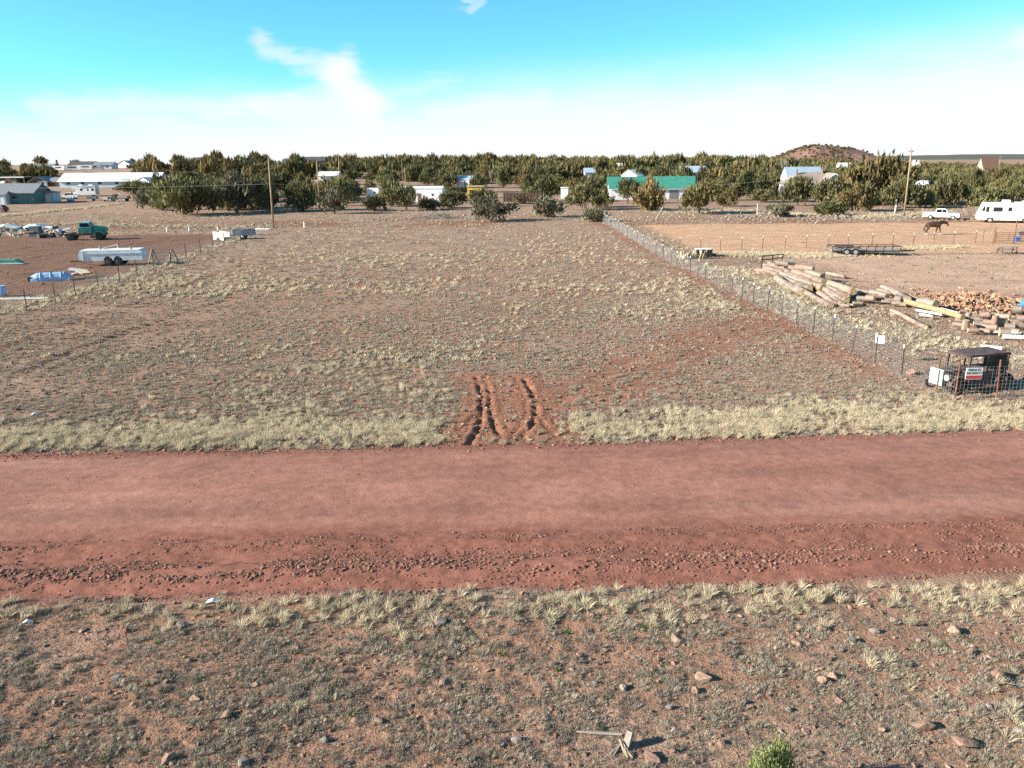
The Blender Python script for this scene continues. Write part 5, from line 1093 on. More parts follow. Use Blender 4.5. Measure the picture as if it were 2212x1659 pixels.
big = [((370, 360), (690, 425), 45, .25, 'pinkish log lowest at the left end of the log pile', 1), ((480, 320), (800, 405), 38, .55, 'grey log second from the left end of the pile', 0), ((600, 270), (860, 320), 50, .85, 'stout log with a ragged end high on the left of the pile', 1), ((680, 225), (900, 262), 40, 1.2, 'log at the back of the pile against the rail', 0), ((810, 195), (1060, 225), 42, 1.3, 'pale log at the top back of the pile', 0),
 ((1030, 300), (1345, 350), 58, 1.25, 'thickest log on top of the pile', 1), ((1000, 390), (1540, 560), 46, .85, 'long log running down the middle of the pile', 1), ((890, 440), (1370, 615), 46, .55, 'long grey log third from the front of the left stack', 0), ((810, 500), (1275, 695), 46, .30, 'long pale log second from the front of the left stack', 0), ((690, 510), (1175, 760), 56, .30, 'long log at the front of the left stack', 0),
 ((1640, 590), (2045, 745), 56, .85, 'stout pinkish log on top of the right stack', 1), ((1620, 680), (1885, 785), 45, .6, 'log second from the top of the right stack', 1), ((1560, 710), (1875, 885), 50, .45, 'grey log in the middle of the right stack', 0), ((1500, 740), (1850, 960), 38, .25, 'thin log near the front of the right stack', 0), ((1440, 760), (1715, 945), 40, .2, 'thin log at the front of the right stack', 1), ((1290, 800), (1655, 985), 42, .2, 'frontmost thin log with a dark hollow end', 0),
 ((1240, 400), (1500, 475), 48, .95, 'log lying behind the long middle log', 0), ((1590, 410), (1900, 480), 26, .2, 'thin pole lying behind the pile', 0), ((1230, 760), (1340, 810), 40, .3, 'short log wedged between the two stacks', 0), ((1460, 660), (1520, 690), 66, .6, 'thick round with a pale yellow end in the middle of the pile', 1)]
for a, b_, r_, z, lab, bk in big:
    x0, y0 = zz(*a); x1, y1 = zz(*b_); plog(x0, y0, x1, y1, r_ / 8.193, z, z * .9, lab, bark=bk, cut=FRESH if 'yellow end' in lab else CUT)
fl = np.random.default_rng(12)
for k in range(26):
    q = k / 25.0; cx, cy = 620 + q * 1250 + fl.uniform(-20, 20), 330 + q * 470 + fl.normal(0, 70); L_ = fl.uniform(260, 420)
    x0, y0 = zz(cx - L_ * .45, cy - L_ * .18); x1, y1 = zz(cx + L_ * .45, cy + L_ * .18); plog(x0, y0, x1, y1, fl.uniform(34, 50) / 8.193, .28 + fl.uniform(0, .35), .28 + fl.uniform(0, .25), 'grey-brown buried log, %s from the left end of the big log pile' % ordinal(k + 1), bark=int(fl.integers(2)))
def z4(x, y): return (1782 + x / 10.24, 540 + y / 10.24)
for a, b_, r_, z, lab, bk in [((1010, 920), (1390, 1020), 58, .6, 'pale log with an orange end right of the big pile', 0), ((1280, 820), (1860, 1080), 50, .5, 'long bleached log slanting behind the thick stump log', 0), ((1180, 890), (1500, 960), 50, .3, 'grey log under the bleached one', 0), ((1560, 1080), (1690, 1110), 76, .5, 'thick stump log with a hollow pale end', 0), ((700, 860), (980, 970), 14, .15, 'thin pole lying behind the short rounds', 0), ((1760, 965), (2050, 1070), 22, .12, 'thin pale pole behind the peeled log', 0)]:
    x0, y0 = z4(*a); x1, y1 = z4(*b_); plog(x0, y0, x1, y1, r_ / 10.24, z, z * .9, lab, bark=bk)
def z5(x, y): return (1834 + x / 5.852, 610 + y / 5.852)
x0, y0 = z5(720, 235); x1, y1 = z5(1440, 440); plog(x0, y0, x1, y1, 4.6, .45, .5, 'long peeled orange log lying across the rounds', bark=PEEL, cut=PEEL, group=None)
x0, y0 = z5(540, 355); x1, y1 = z5(965, 560); plog(x0, y0, x1, y1, 4.0, .15, .15, 'long thin log lying alone on the ground before the pile', bark=1)
for a, b_ in [((850, 350), (1180, 410)), ((900, 400), (1060, 430)), ((1160, 330), (1380, 390))]:
    x0, y0 = z5(*a); x1, y1 = z5(*b_); plog(x0, y0, x1, y1, 2.2, .25, .25, 'white bleached slab lying under the peeled orange log', bark=DULLW, cut=DULLW, group='bleached slabs under the peeled log', name='bleached_board')
x0, y0 = z5(880, 245); x1, y1 = z5(1100, 285); plog(x0, y0, x1, y1, 8, .45, .5, 'pair of grey stump logs right of the peeled log, rear one', bark=0)
rg = np.random.default_rng(5)
def round_(px, py, rpx, L, label, group, cut=CUT, up=False, z=None):
    P = gp(px, py); r = rpx * P.y / F_PX; P.z += z if z is not None else 0
    if up: a = P + Vector((0, 0, 0)); b_ = P + Vector((rg.normal(0, .03), 0, L))
    else:
        an = rg.uniform(-1.0, -.2); a = P + Vector((-math.cos(an) * L / 2, -math.sin(an) * L / 2, r * .9)); b_ = P + Vector((math.cos(an) * L / 2, math.sin(an) * L / 2, r * .9))
    log(a, b_, r, label, bark=int(rg.integers(2)), cut=cut, group=group, name='log_round')
for x, y, r_ in [(570, 1030, 42), (630, 1085, 40), (700, 1060, 40), (850, 1065, 70), (790, 1160, 60), (650, 1190, 36), (715, 1240, 50), (985, 1180, 80), (1030, 1080, 50), (1150, 1135, 60), (1245, 1100, 34), (1340, 1200, 36), (1405, 1170, 40), (930, 1120, 44), (440, 1260, 40), (540, 1250, 34), (1560, 1240, 55), (1700, 1250, 50)]:
    px, py = z4(x, y); round_(px, py + 2, r_ / 10.24, .6, 'short sawn round heaped between the big pile and the stump log', 'sawn rounds right of the big pile', z=.1 + .25 * (1240 - y) / 200)
def z6(x, y): return (2062.6 + x * 276 / 1194 / 1.852, 637 + y * 220 / 952 / 1.852)
for x, y, r_, c_ in [(40, 575, 48, FRESH), (165, 600, 70, CUT), (330, 480, 60, CUT), (200, 470, 55, CUT), (470, 580, 50, CUT), (510, 670, 44, CUT), (660, 530, 60, CUT), (620, 640, 66, CUT), (700, 400, 50, CUT), (500, 400, 60, CUT), (865, 425, 50, FRESH), (770, 520, 60, CUT), (1000, 520, 60, CUT), (1095, 600, 58, FRESH), (850, 740, 80, CUT), (1060, 350, 95, CUT), (1170, 310, 50, FRESH), (1150, 450, 70, CUT), (300, 670, 46, CUT), (400, 540, 50, CUT), (90, 470, 50, CUT), (1010, 660, 50, CUT), (560, 520, 46, CUT), (940, 600, 60, CUT)]:
    px, py = z6(x, y); round_(px, py + 3, r_ / 4.33 / 1.852 * .95, .55, 'sawn round with a fresh yellow face in the heap by the firewood' if c_ is FRESH else 'brown sawn round in the heap below the split firewood', 'sawn rounds below the split firewood', c_, up=(rg.random() < .15), z=.05 + rg.uniform(0, .12))
for px, py, L_ in [(2175, 722, 1.3), (2200, 735, 1.6), (2140, 757, .9)]:
    P = gp(px, py); log(P + Vector((-L_/2, .2, .15)), P + Vector((L_/2, -.2, .15)), .14, 'pale split log lying at the right edge below the rounds', bark=DULLW, cut=PALEW, group='pale split logs at the right edge', name='split_log')
x0, y0 = zz(425, 220); x1, y1 = zz(790, 180); A = gp(x0, y0 + 14); B = gp(x1, y1 + 14); t = thing('log_rack', 'black pipe rail holding back the rear end of the log pile', 'rack', A); d = B - A
for z in (.5, .85, 1.2): MB().tube(Vector((0, 0, z)), d + Vector((0, 0, z)), .05, n=6).build('rail', BLACK, t)
for k in (0, .5, 1): MB().tube(d * k + Vector((0, 0, -.1)), d * k + Vector((0, 0, 1.25)), .06, n=6).build('upright', BLACK, t)
# split firewood heap: nobody could count it
SPLIT = M('split_orange_firewood', (0.23, 0.125, 0.078), 0.9, var=0.3, scale=3, rnd=.35, col2=(0.32, 0.195, 0.125)); sp = []
for i in range(4):
    b = MB(); b.prism([(-.09, 0), (.09, 0), (.02 + .03 * i, .13)], -.22, .22); o_ = b.build('split', SPLIT); sp.append(o_.data); bpy.data.objects.remove(o_)
C0 = gp(2130, 662); n = 1500; u = RNG.normal(0, 1, n); v = RNG.normal(0, 1, n); x = C0.x + u * 1.9; y = C0.y + 1 + v * 2.1; hh = 0.75 * np.exp(-(u ** 2 + v ** 2) / 1.4) * RNG.random(n)
scatter('split_firewood', np.stack([x, y, terr(x, y) + hh], -1), RNG.uniform(-3.1, 3.1, (n, 3)) * np.array([.3, .3, 1]), RNG.uniform(.6, 1.2, n), RNG.integers(0, 4, n), sp, 'spread heap of split orange-brown firewood at right', 'firewood')
P = gp(2218, 668); t = thing('blue_tarp', 'crumpled bright blue tarp at the right edge beside the firewood', 'tarp', P); b = MB(); K = 9
vs = [((i / (K - 1) - .5) * 1.5, (j / (K - 1) - .5) * 1.2, max(0, 1.0 * math.exp(-((i/(K-1) - .5) ** 2 + (j/(K-1) - .5) ** 2) * 7) + random.uniform(-.09, .09) - .12)) for j in range(K) for i in range(K)]; b.add(vs, [(j*K + i, j*K + i + 1, (j+1)*K + i + 1, (j+1)*K + i) for j in range(K - 1) for i in range(K - 1)]); b.build('sheet', TARPB, t); MB().beam((-.7, -.6, .05), (.6, -.62, .05), .1).build('weight_log', PALEW, t)
# slab wood stack and black bin at the corral
P = gp(1492, 559); t = thing('slab_wood_stack', 'heap of pale upright slab wood beside the corral fence', 'wood stack', P)
for k in range(26):
    x = -1.5 + 2.9 * (k / 25) + random.uniform(-.1, .1); y = random.uniform(-.4, .5); h = random.uniform(.45, .95); MB().beam((x, y, 0), (x + random.uniform(-.35, .35), y + random.uniform(-.2, .2), h), random.uniform(.12, .26), .07).build('slab', random.choice([PALEW, STAKEW, PALEW, WOODP]), t)
P = gp(1518, 556); t = thing('black_bin', 'black steel bin with a white lid behind the slab wood', 'bin', P + Vector((.2, .6, 0))); MB().box((-.85, -.45, 0), (.85, .45, .8)).build('body', BLACK, t); MB().box((-.88, -.48, .8), (.75, .48, .88)).build('lid', WHITE, t); MB().box((.85, -.3, .1), (1.3, .3, .35)).build('step', BLACK, t)
# broken fence post and wood scraps in the near verge
P = gp(1352, 1612); t = thing('broken_post', 'splintered grey post stub with pale splinters in the near verge', 'post', P); t.scale = (.72, .72, .72); b = MB(); b.beam((-.02, -.08, -.05), (.12, .12, .34), .16, .14); b.build('stub', GREYW, t)
for (a, c) in (((-.12, .02, .16), (-.02, -.42, .03)), ((-.16, 0, .2), (-.06, -.36, .02)), ((-.09, -.1, .1), (.1, -.42, .02))): MB().beam(a, c, .035, .02).build('splinter', PALEW, t)
for (a, c) in (((-.15, .0, .05), (-.42, -.3, .03)), ((-.12, .02, .07), (-.36, -.36, .02))): MB().beam(a, c, .04, .03).build('splinter', GREYW, t)
P = gp(1300, 1588); tag(MB().path([(-.45, .06, .03), (0, .0, .04), (.36, -.05, .05)], [.02, .03, .025], 6).build('dead_branch', GREYW, None, loc=P), 'dead grey branch lying left of the splintered post stub', 'branch')
for px, py, s_, lab in [(461, 1305, .16, 'bright white scrap lying on grass by the gravel edge at left'), (59, 1345, .10, 'small white scrap in the grass near the left edge'), (378, 930, .2, 'white scrap lying in the grass across the road'), (75, 1664 / 1.852 + 0, .14, 'tiny white scrap in the lot grass near the left edge')]:
    P = gp(px, py); P.z = float(zat(np.array([P.x]), np.array([P.y]))[0]); b = MB(); b.add([(-s_, -.4 * s_, .05), (0, -.5 * s_, .09), (s_, -.2 * s_, .06), (-.9 * s_, .4 * s_, .06), (0, .3 * s_, .12), (s_, .5 * s_, .05)], [(0, 1, 4, 3), (1, 2, 5, 4)]); tag(b.build('litter_scrap', WHITE, None, loc=P), lab, 'litter')
# brush pile
BRUSH = M('bleached_brush', (0.24, 0.225, 0.21), 0.95, var=0.25, scale=2); b = MB(); g = np.random.default_rng(9); C1 = gp(950, 472)
for k in range(420):
    u_ = g.normal(0, 1.0); x = u_ * 2.3; y = g.normal(0, .9); z = max(.03, 1.0 * math.exp(-(u_ / 1.5) ** 2) * g.random()); a = g.uniform(0, 6.28); L_ = g.uniform(.5, 1.3); d = Vector((math.cos(a), math.sin(a), g.normal(0, .35))) * L_; b.path([(x, y, z), Vector((x, y, z)) + d * .5 + Vector((0, 0, .06)), Vector((x, y, max(z, .05))) + d], [.028, .02, .006], 3)
tag(b.build('brush_pile', BRUSH, None, loc=C1), 'tangled grey brush pile on the red soil behind the rear fence', 'brush', kind='stuff')
# junk heap left of the green truck
g = np.random.default_rng(21)
JM = [GREYW, STEEL, RUST, DULLW, PALEW, BLACK, PALEB]
for k in range(44):
    px = -4 + 3.5 * k; py = g.uniform(499, 516); P = gp(px, py); m_ = JM[g.integers(len(JM))]; q = g.random(); b = MB()
    if q < .4: b.beam((-g.uniform(.4, 1.3), 0, g.uniform(.1, .3)), (g.uniform(.4, 1.2), g.normal(0, .3), g.uniform(.1, .9)), g.uniform(.08, .2)); nm, lb = 'scrap_timber', 'scrap beam in the junk heap by the green truck, %s piece from the left' % ordinal(k + 1)
    elif q < .7: b.cbox((0, 0, .3), (g.uniform(.4, 1.1), g.uniform(.4, .9), g.uniform(.3, .7)), rot=(g.normal(0, .2), g.normal(0, .25), g.uniform(0, 3))); nm, lb = 'scrap_box', 'battered box in the junk heap by the green truck, %s piece from the left' % ordinal(k + 1)
    else: b.path([(.35 * math.cos(a), .35 * math.sin(a), .15 + .25 * math.sin(a + k)) for a in np.linspace(0, 5.8, 10)], .1, 6); nm, lb = 'dumped_tyre', 'dumped tyre in the junk heap by the green truck, %s piece from the left' % ordinal(k + 1); m_ = RUBBER if g.random() < .7 else PALEW
    tag(b.build(nm, m_, None, loc=P), lb, {'scrap_timber': 'scrap', 'scrap_box': 'box', 'dumped_tyre': 'tyre'}[nm], 'junk heap left of the green truck')
P = gp(76, 512); t = thing('dark_tank', 'dark upright tank in the middle of the junk heap', 'tank', P); MB().box((-.5, -.5, 0), (.9, .5, 1.5)).build('body', M('dark_blue_grey_metal', (.05, .055, .075), .6), t); MB().beam((-3.6, -.6, .75), (.3, -.6, .78), .12).build('plank', GREYW, t)
P = gp(60, 494); t = thing('light_tarp', 'pale blue-grey tarp spread behind the junk heap', 'tarp', P); b = MB(); K = 8
vs = [((i / (K - 1) - .5) * 9, (j / (K - 1) - .5) * 2.2, .55 + .3 * math.sin(i * 1.7) + random.uniform(-.1, .1) - .4 * (j in (0, K - 1))) for j in range(K) for i in range(K)]; b.add(vs, [(j*K + i, j*K + i + 1, (j+1)*K + i + 1, (j+1)*K + i) for j in range(K - 1) for i in range(K - 1)]); b.build('sheet', M('faded_grey_tarp', (.40, .47, .50), .7, var=.15), t)

# ------------------------------------------------------------------ horse: one continuous skin over a posed skeleton
HCOAT = bpy.data.materials.new('dark_bay_coat'); HCOAT.use_nodes = True; nt = HCOAT.node_tree; pb = nt.nodes['Principled BSDF']; pb.inputs['Roughness'].default_value = .55
tcn = nt.nodes.new('ShaderNodeTexCoord'); sp_ = nt.nodes.new('ShaderNodeSeparateXYZ'); nt.links.new(tcn.outputs['Object'], sp_.inputs[0]); rp = nt.nodes.new('ShaderNodeValToRGB'); mr = nt.nodes.new('ShaderNodeMapRange'); mr.inputs['From Max'].default_value = 1.7
nt.links.new(sp_.outputs['Z'], mr.inputs['Value']); nt.links.new(mr.outputs[0], rp.inputs[0]); e = rp.color_ramp.elements; e[0].position = .13; e[0].color = (.55, .50, .46, 1); e[1].position = .15; e[1].color = (.018, .013, .012, 1); k_ = e.new(.42); k_.color = (.022, .015, .012, 1); k_ = e.new(.55); k_.color = (.085, .04, .022, 1); k_ = e.new(.9); k_.color = (.06, .03, .018, 1)
nt.links.new(rp.outputs[0], pb.inputs['Base Color'])
P = gp(2016, 508); t = thing('horse', 'dark bay horse with white socks walking right across the tan corral, head low', 'horse', P, R(4)); t.scale = (1.25, 1.25, 1.25)
sk = {}; V_ = []; E_ = []; RD = []
def J(n_, p, r, par=None):
    sk[n_] = len(V_); V_.append(p); RD.append(r if isinstance(r, tuple) else (r, r))
    if par: E_.append((sk[par], sk[n_]))
J('belly', (0, 0, 1.12), (.31, .34)); J('chest', (.42, 0, 1.13), (.27, .33), 'belly'); J('loin', (-.38, 0, 1.18), (.28, .30), 'belly'); J('croup', (-.72, 0, 1.20), (.25, .27), 'loin'); J('dock', (-.93, 0, 1.18), .10, 'croup'); J('tail1', (-1.05, 0, .98), .075, 'dock'); J('tail2', (-1.10, 0, .66), .09, 'tail1'); J('tail3', (-1.10, 0, .40), .03, 'tail2')
J('withers', (.55, 0, 1.30), (.17, .25), 'chest'); J('neck1', (.80, 0, 1.35), (.12, .20), 'withers'); J('neck2', (1.08, 0, 1.34), (.10, .15), 'neck1'); J('poll', (1.30, 0, 1.32), (.09, .11), 'neck2'); J('cheek', (1.42, 0, 1.20), (.085, .115), 'poll'); J('nose', (1.55, 0, 1.02), (.06, .07), 'cheek'); J('lip', (1.60, 0, .94), (.05, .05), 'nose')
for s, dx, nm in ((-1, .10, 'a'), (1, -.16, 'b')):
    J('sh' + nm, (.52, s * .15, .95), (.12, .15), 'chest'); J('el' + nm, (.50 + dx * .3, s * .16, .74), .085, 'sh' + nm); J('kn' + nm, (.52 + dx, s * .15, .46), .055, 'el' + nm); J('fe' + nm, (.50 + dx * 1.3, s * .15, .16), .042, 'kn' + nm); J('ho' + nm, (.54 + dx * 1.5, s * .15, .03), .055, 'fe' + nm)
for s, dx, nm in ((-1, -.22, 'c'), (1, .16, 'd')):
    J('hip' + nm, (-.70, s * .15, .98), (.15, .18), 'croup'); J('st' + nm, (-.58 + dx * .3, s * .16, .76), .10, 'hip' + nm); J('hk' + nm, (-.82 + dx * .8, s * .15, .50), .06, 'st' + nm); J('fh' + nm, (-.78 + dx, s * .15, .17), .042, 'hk' + nm); J('hh' + nm, (-.73 + dx, s * .15, .03), .055, 'fh' + nm)
for s in (-1, 1): J('ear%d' % s, (1.27, s * .07, 1.47), .022, 'poll')
me = bpy.data.meshes.new('horse_body'); me.from_pydata(V_, E_, []); o = bpy.data.objects.new('body', me); COL.objects.link(o); o.parent = t; me.materials.append(HCOAT)
md = o.modifiers.new('skin', 'SKIN'); md.use_smooth_shade = True
if not me.skin_vertices: 
    bpy.context.view_layer.objects.active = o; bpy.ops.object.select_all(action='DESELECT'); o.select_set(True); bpy.ops.object.modifier_remove(modifier='skin'); bpy.ops.object.modifier_add(type='SKIN')
for i, r_ in enumerate(RD): me.skin_vertices[0].data[i].radius = r_
me.skin_vertices[0].data[0].use_root = True
sd = o.modifiers.new('smooth', 'SUBSURF'); sd.levels = 2; sd.render_levels = 2
b = MB(); b.path([(.60, 0, 1.56), (.85, 0, 1.52), (1.08, 0, 1.47), (1.28, 0, 1.42)], [.03, .05, .05, .03], 5); b.build('mane', BLACK, t)
# ------------------------------------------------------------------ buildings
WALLW = M('white_siding', (0.70, 0.71, 0.72), 0.7, var=0.06, scale=.8); WALLB = M('pale_blue_siding', (0.45, 0.53, 0.60), 0.7, var=0.08, scale=.8); WALLT = M('dull_teal_siding', (0.10, 0.17, 0.17), 0.7, var=0.12, scale=.8); WALLBR = M('brown_board_wall', (0.13, 0.075, 0.055), 0.85, var=0.2, scale=1.2); WALLTAN = M('tan_siding', (0.42, 0.33, 0.24), 0.8, var=0.12, scale=.8)
ROOFD = M('dark_shingle_roof', (0.07, 0.065, 0.07), 0.85, var=0.2, scale=1.2); ROOFGY = M('grey_metal_roof', (0.20, 0.21, 0.23), 0.6, var=0.12, scale=1); ROOFW = M('white_metal_roof', (0.72, 0.73, 0.74), 0.5, var=0.06, scale=1); ROOFGN = M('green_metal_roof', (0.045, 0.21, 0.155), 0.45, var=0.10, scale=1, col2=(0.06, 0.25, 0.19)); ROOFT = M('tan_shingle_roof', (0.27, 0.22, 0.185), 0.9, var=0.15, scale=1); ROOFB = M('pale_blue_metal_roof', (0.34, 0.42, 0.52), 0.5, var=0.1, scale=1); ROOFBR = M('brown_roof', (0.16, 0.085, 0.06), 0.85, var=0.15, scale=1)
YELW = M('yellow_board_wall', (0.55, 0.37, 0.06), 0.8, var=0.15, scale=1.2)
def gable(name, label, P, rz, L, W, hw, hr, wall, roof, over=0.35, wins=(), doors=(), cat='house', flat=False, chimney=None, group=None, trim=None):
    """walls with gables at the two ends of X, roof in two slabs, windows and doors as parts; front is -Y"""
    t = thing(name, label, cat, P, rz, group); l, w = L / 2, W / 2; b = MB()
    prof = [(-w, -.3), (w, -.3), (w, hw), (0, hw + hr), (-w, hw)]; vs = [(-l, y, z) for y, z in prof] + [(l, y, z) for y, z in prof]
    b.add(vs, [(0, 4, 3, 2, 1), (5, 6, 7, 8, 9)] + [(i, (i + 1) % 5, 5 + (i + 1) % 5, 5 + i) for i in (1, 4, 0)]); b.build('wall', wall, t)
    sl = hr / w; th = 0.12; r = None
    for s in (-1, 1):
        y1 = s * (w + over); z1 = hw - over * sl; q = MB(); x = l + over
        q.add([(-x, 0, hw + hr + .02), (x, 0, hw + hr + .02), (x, y1, z1 + .02), (-x, y1, z1 + .02), (-x, 0, hw + hr + th), (x, 0, hw + hr + th), (x, y1, z1 + th), (-x, y1, z1 + th)], [(0,1,2,3),(7,6,5,4),(3,2,6,7),(1,5,6,2),(0,3,7,4),(0,4,5,1)]); r = q.build('roof', roof, t)
        if trim: MB().box((-x, y1 - .04 if s > 0 else y1 - .03, z1 - .12), (x, y1 + .03 if s > 0 else y1 + .04, z1 + .015)).build('fascia', trim, r)
    if chimney: MB().box((chimney[0] - .25, chimney[1] - .25, hw), (chimney[0] + .25, chimney[1] + .25, hw + hr + .9)).build('chimney', GREYM, r)
    def rect(nm, side, c, z, ww, hh, m_):
        if side == 'f': o = MB().box((c - ww/2, -w - .04, z), (c + ww/2, -w + .01, z + hh)).build(nm, m_, t)
        elif side == 'r': o = MB().box((l - .01, c - ww/2, z), (l + .04, c + ww/2, z + hh)).build(nm, m_, t)
        else: o = MB().box((-l - .04, c - ww/2, z), (-l + .01, c + ww/2, z + hh)).build(nm, m_, t)
        return o
    for side, c, z, ww, hh in wins:
        o = rect('window', side, c, z, ww, hh, GLASS)
        if side == 'f': MB().box((c - ww/2 - .06, -w - .06, z - .08), (c + ww/2 + .06, -w - .005, z)).build('sill', DULLW, o)
    for side, c, ww, hh, m_ in doors: rect('door', side, c, 0, ww, hh, m_)
    return t
def dg(px, depth): x = at(px, 400, depth).x; return onground(x, depth)
def mpx(w, depth): return w * depth / F_PX / 0.985
def zof(px, py, P): return at(px, py, P.y).z - P.z

P = dg(1406, 222); gable('green_roofed_building', 'long building with a green metal roof and pale walls behind the junipers', P, R(-2), mpx(172, 222), 9, 2.9, zof(1406, 382, P) - 2.9, WALLW, ROOFGN, .5, wins=[('f', 2.5, 1.1, 1.2, 1), ('f', -6, 1.1, 1.4, 1)], doors=[('f', 5.5, 2.4, 2.3, GREYM), ('f', -2.0, 1.0, 2.1, GREYM)], trim=WALLW)
P = dg(907, 214); h = zof(907, 403, P); gable('mobile_home', 'white mobile home with a rusty door behind the junipers at centre', P, R(-5), mpx(98, 214), 4.2, h - .45, .45, WALLW, ROOFW, .1, wins=[('f', 3.6, 1.5, .5, .5), ('f', -3.5, 1.4, 1.2, .8)], doors=[('f', .2, .9, 2.1, WALLBR), ('f', 1.3, .5, 1.6, RUST)])
for x_ in (-2.2, 2.9): pass
P = dg(807, 214); t = thing('box_trailer', 'small white box trailer among junipers left of the mobile home', 'trailer', P, R(-8)); h = zof(807, 405, P); MB().box((-1.55, -1.1, .45), (1.55, 1.1, h)).build('box', WALLW, t); MB().box((-1.6, -1.15, h), (1.6, 1.15, h + .06)).build('roof', RUST, t); MB().box((.2, -1.12, h * .55), (.6, -1.09, h * .75)).build('hatch', GREYM, t); wheel(t, 0, -.95, .36, .22); wheel(t, 0, .95, .36, .22)
P = dg(1008, 292); gable('pale_blue_shed', 'white shed with a pale blue roof above the yellow shed', P, R(-28), 8.5, 6.5, 2.6, zof(1008, 380, P) - 2.6, WALLW, ROOFB, .3, wins=[('r', 0, .8, 1.2, .9)], doors=[('f', 1.5, 1.1, 2.1, GREYM)], cat='shed')
P = dg(1028, 230); h = zof(1028, 401, P); t = thing('yellow_shed', 'yellow board shed with a black window, half hidden by junipers', 'shed', P, R(-6)); MB().box((-2.15, -1.7, -.2), (2.15, 1.7, h - .25)).build('wall', YELW, t); MB().box((-2.4, -2.0, h - .25), (2.4, 2.0, h)).build('roof', WALLTAN, t)
o = MB().box((-1.3, -1.74, 1.3), (-.2, -1.69, 2.2)).build('window', GLASS, t); MB().box((-1.55, -1.75, 1.25), (-1.34, -1.7, 2.25)).build('shutter', BLACK, o); MB().box((-.16, -1.75, 1.25), (.05, -1.7, 2.25)).build('shutter', BLACK, o); MB().box((.7, -1.74, 0), (1.6, -1.69, 2.1)).build('door', WOODP, t)
P = dg(1129, 199); h = zof(1129, 416, P); t = thing('stock_trailer', 'long dark stock trailer parked behind the sprawling pale bush', 'trailer', P, R(-3)); MB().box((-4.6, -1.1, .5), (4.6, 1.1, h)).build('body', WALLBR, t); 
for k in range(12): MB().box((-4.5 + k * .8, -1.14, .55), (-4.42 + k * .8, -1.09, h - .05)).build('rib', STEEL, t)
wheel(t, 1.2, -1.05, .38, .25); wheel(t, 2.1, -1.05, .38, .25)
P = dg(1220, 226); t = thing('white_shed', 'narrow white shed seen between two junipers left of the forked tree', 'shed', P, R(-10)); h = zof(1220, 404, P); MB().box((-.95, -.9, -.2), (.95, .9, h - .2)).build('wall', WALLW, t); MB().prism([(-1.1, h - .22), (1.1, h - .22), (1.1, h - .1), (-1.1, h)], -1.1, 1.1).build('roof', ROOFW, t); MB().box((-.3, -.93, 0), (.4, -.89, 1.9)).build('door', DULLW, t)
P = dg(1262, 240); t = thing('white_shed', 'small white shed in shade behind the forked juniper', 'shed', P + Vector((3, 0, 0)), .1); MB().box((-1.2, -1, -.2), (1.2, 1, 2.2)).build('wall', WALLW, t); MB().prism([(-1.4, 2.2), (1.4, 2.2), (0, 2.9)], -1.2, 1.2).build('roof', ROOFGY, t)
# hip-roofed house
P = dg(1748, 236); h = zof(1748, 372, P); hw = h * .52; t = thing('hip_roofed_house', 'tan hip-roofed house with a white gable below the cinder hill', 'house', P, R(-3)); L_, W_ = mpx(108, 236) / 2, 5.0
MB().box((-L_, -W_, -.3), (L_, W_, hw)).build('wall', WALLW, t); ov = .5; b = MB(); rl = L_ * .42
b.add([(-L_ - ov, -W_ - ov, hw - .1), (L_ + ov, -W_ - ov, hw - .1), (L_ + ov, W_ + ov, hw - .1), (-L_ - ov, W_ + ov, hw - .1), (-rl, 0, h), (rl, 0, h)], [(0, 1, 5, 4), (2, 3, 4, 5), (1, 2, 5), (3, 0, 4), (3, 2, 1, 0)]); r_ = b.build('roof', ROOFT, t)
MB().box((-L_ - ov, -W_ - ov - .03, hw - .3), (L_ * .2, -W_ - ov + .06, hw - .08)).build('fascia', WALLW, r_); MB().tube((-rl - 1.0, -1, h - 1.0), (-rl - 1.0, -1, h + .9), .28).build('chimney', GREYM, r_)
for x_ in (-5.5, -2.5): MB().box((x_, -W_ - .04, 1.0), (x_ + 1.3, -W_ + .01, 2.1)).build('window', GLASS, t)
b = MB(); gx, gw, gh = L_ * .62, 3.9, h - hw - .35; b.add([(gx - gw, -W_ - 2.2, -.3), (gx + gw, -W_ - 2.2, -.3), (gx + gw, -W_ - 2.2, hw - .15), (gx, -W_ - 2.2, hw + gh), (gx - gw, -W_ - 2.2, hw - .15), (gx - gw, 0, -.3), (gx + gw, 0, -.3), (gx + gw, 0, hw - .15), (gx, 0, hw + gh), (gx - gw, 0, hw - .15)], [(0, 1, 2, 3, 4), (1, 6, 7, 2), (0, 4, 9, 5)]); b.build('gable_wall', WALLB, t)
for s in (-1, 1):
    b = MB(); x1 = gx + s * (gw + .4); z1 = hw - .3; y0, y1 = -W_ - 2.6, .2; b.add([(gx, y0, hw + gh + .03), (x1, y0, z1 + .03), (x1, y1, z1 + .03), (gx, y1, hw + gh + .03), (gx, y0, hw + gh + .18), (x1, y0, z1 + .18), (x1, y1, z1 + .18), (gx, y1, hw + gh + .18)], [(0,3,2,1),(4,5,6,7),(0,1,5,4),(1,2,6,5)]); b.build('gable_roof', ROOFT, t)
    MB().beam((gx, y0 - .02, hw + gh + .05), (x1, y0 - .02, z1 + .05), .06, .28).build('bargeboard', WALLW, t)
P = dg(1730, 268); gable('blue_roofed_house', 'pale blue roof showing behind the hip-roofed house', P, R(3), mpx(72, 268), 7, 3.4, zof(1740, 361, P) - 3.4, WALLW, ROOFB, .3)
P = dg(1694, 222); t = thing('white_tank', 'white cylindrical tank in the shade left of the hip-roofed house', 'tank', P); MB().path([(0, 0, 0), (0, 0, 1.7), (0, 0, 1.95)], [.6, .6, .3], 14).build('vessel', WALLW, t, True); MB().tube((0, 0, 1.95), (0, 0, 2.1), .15).build('cap', GREYM, t)
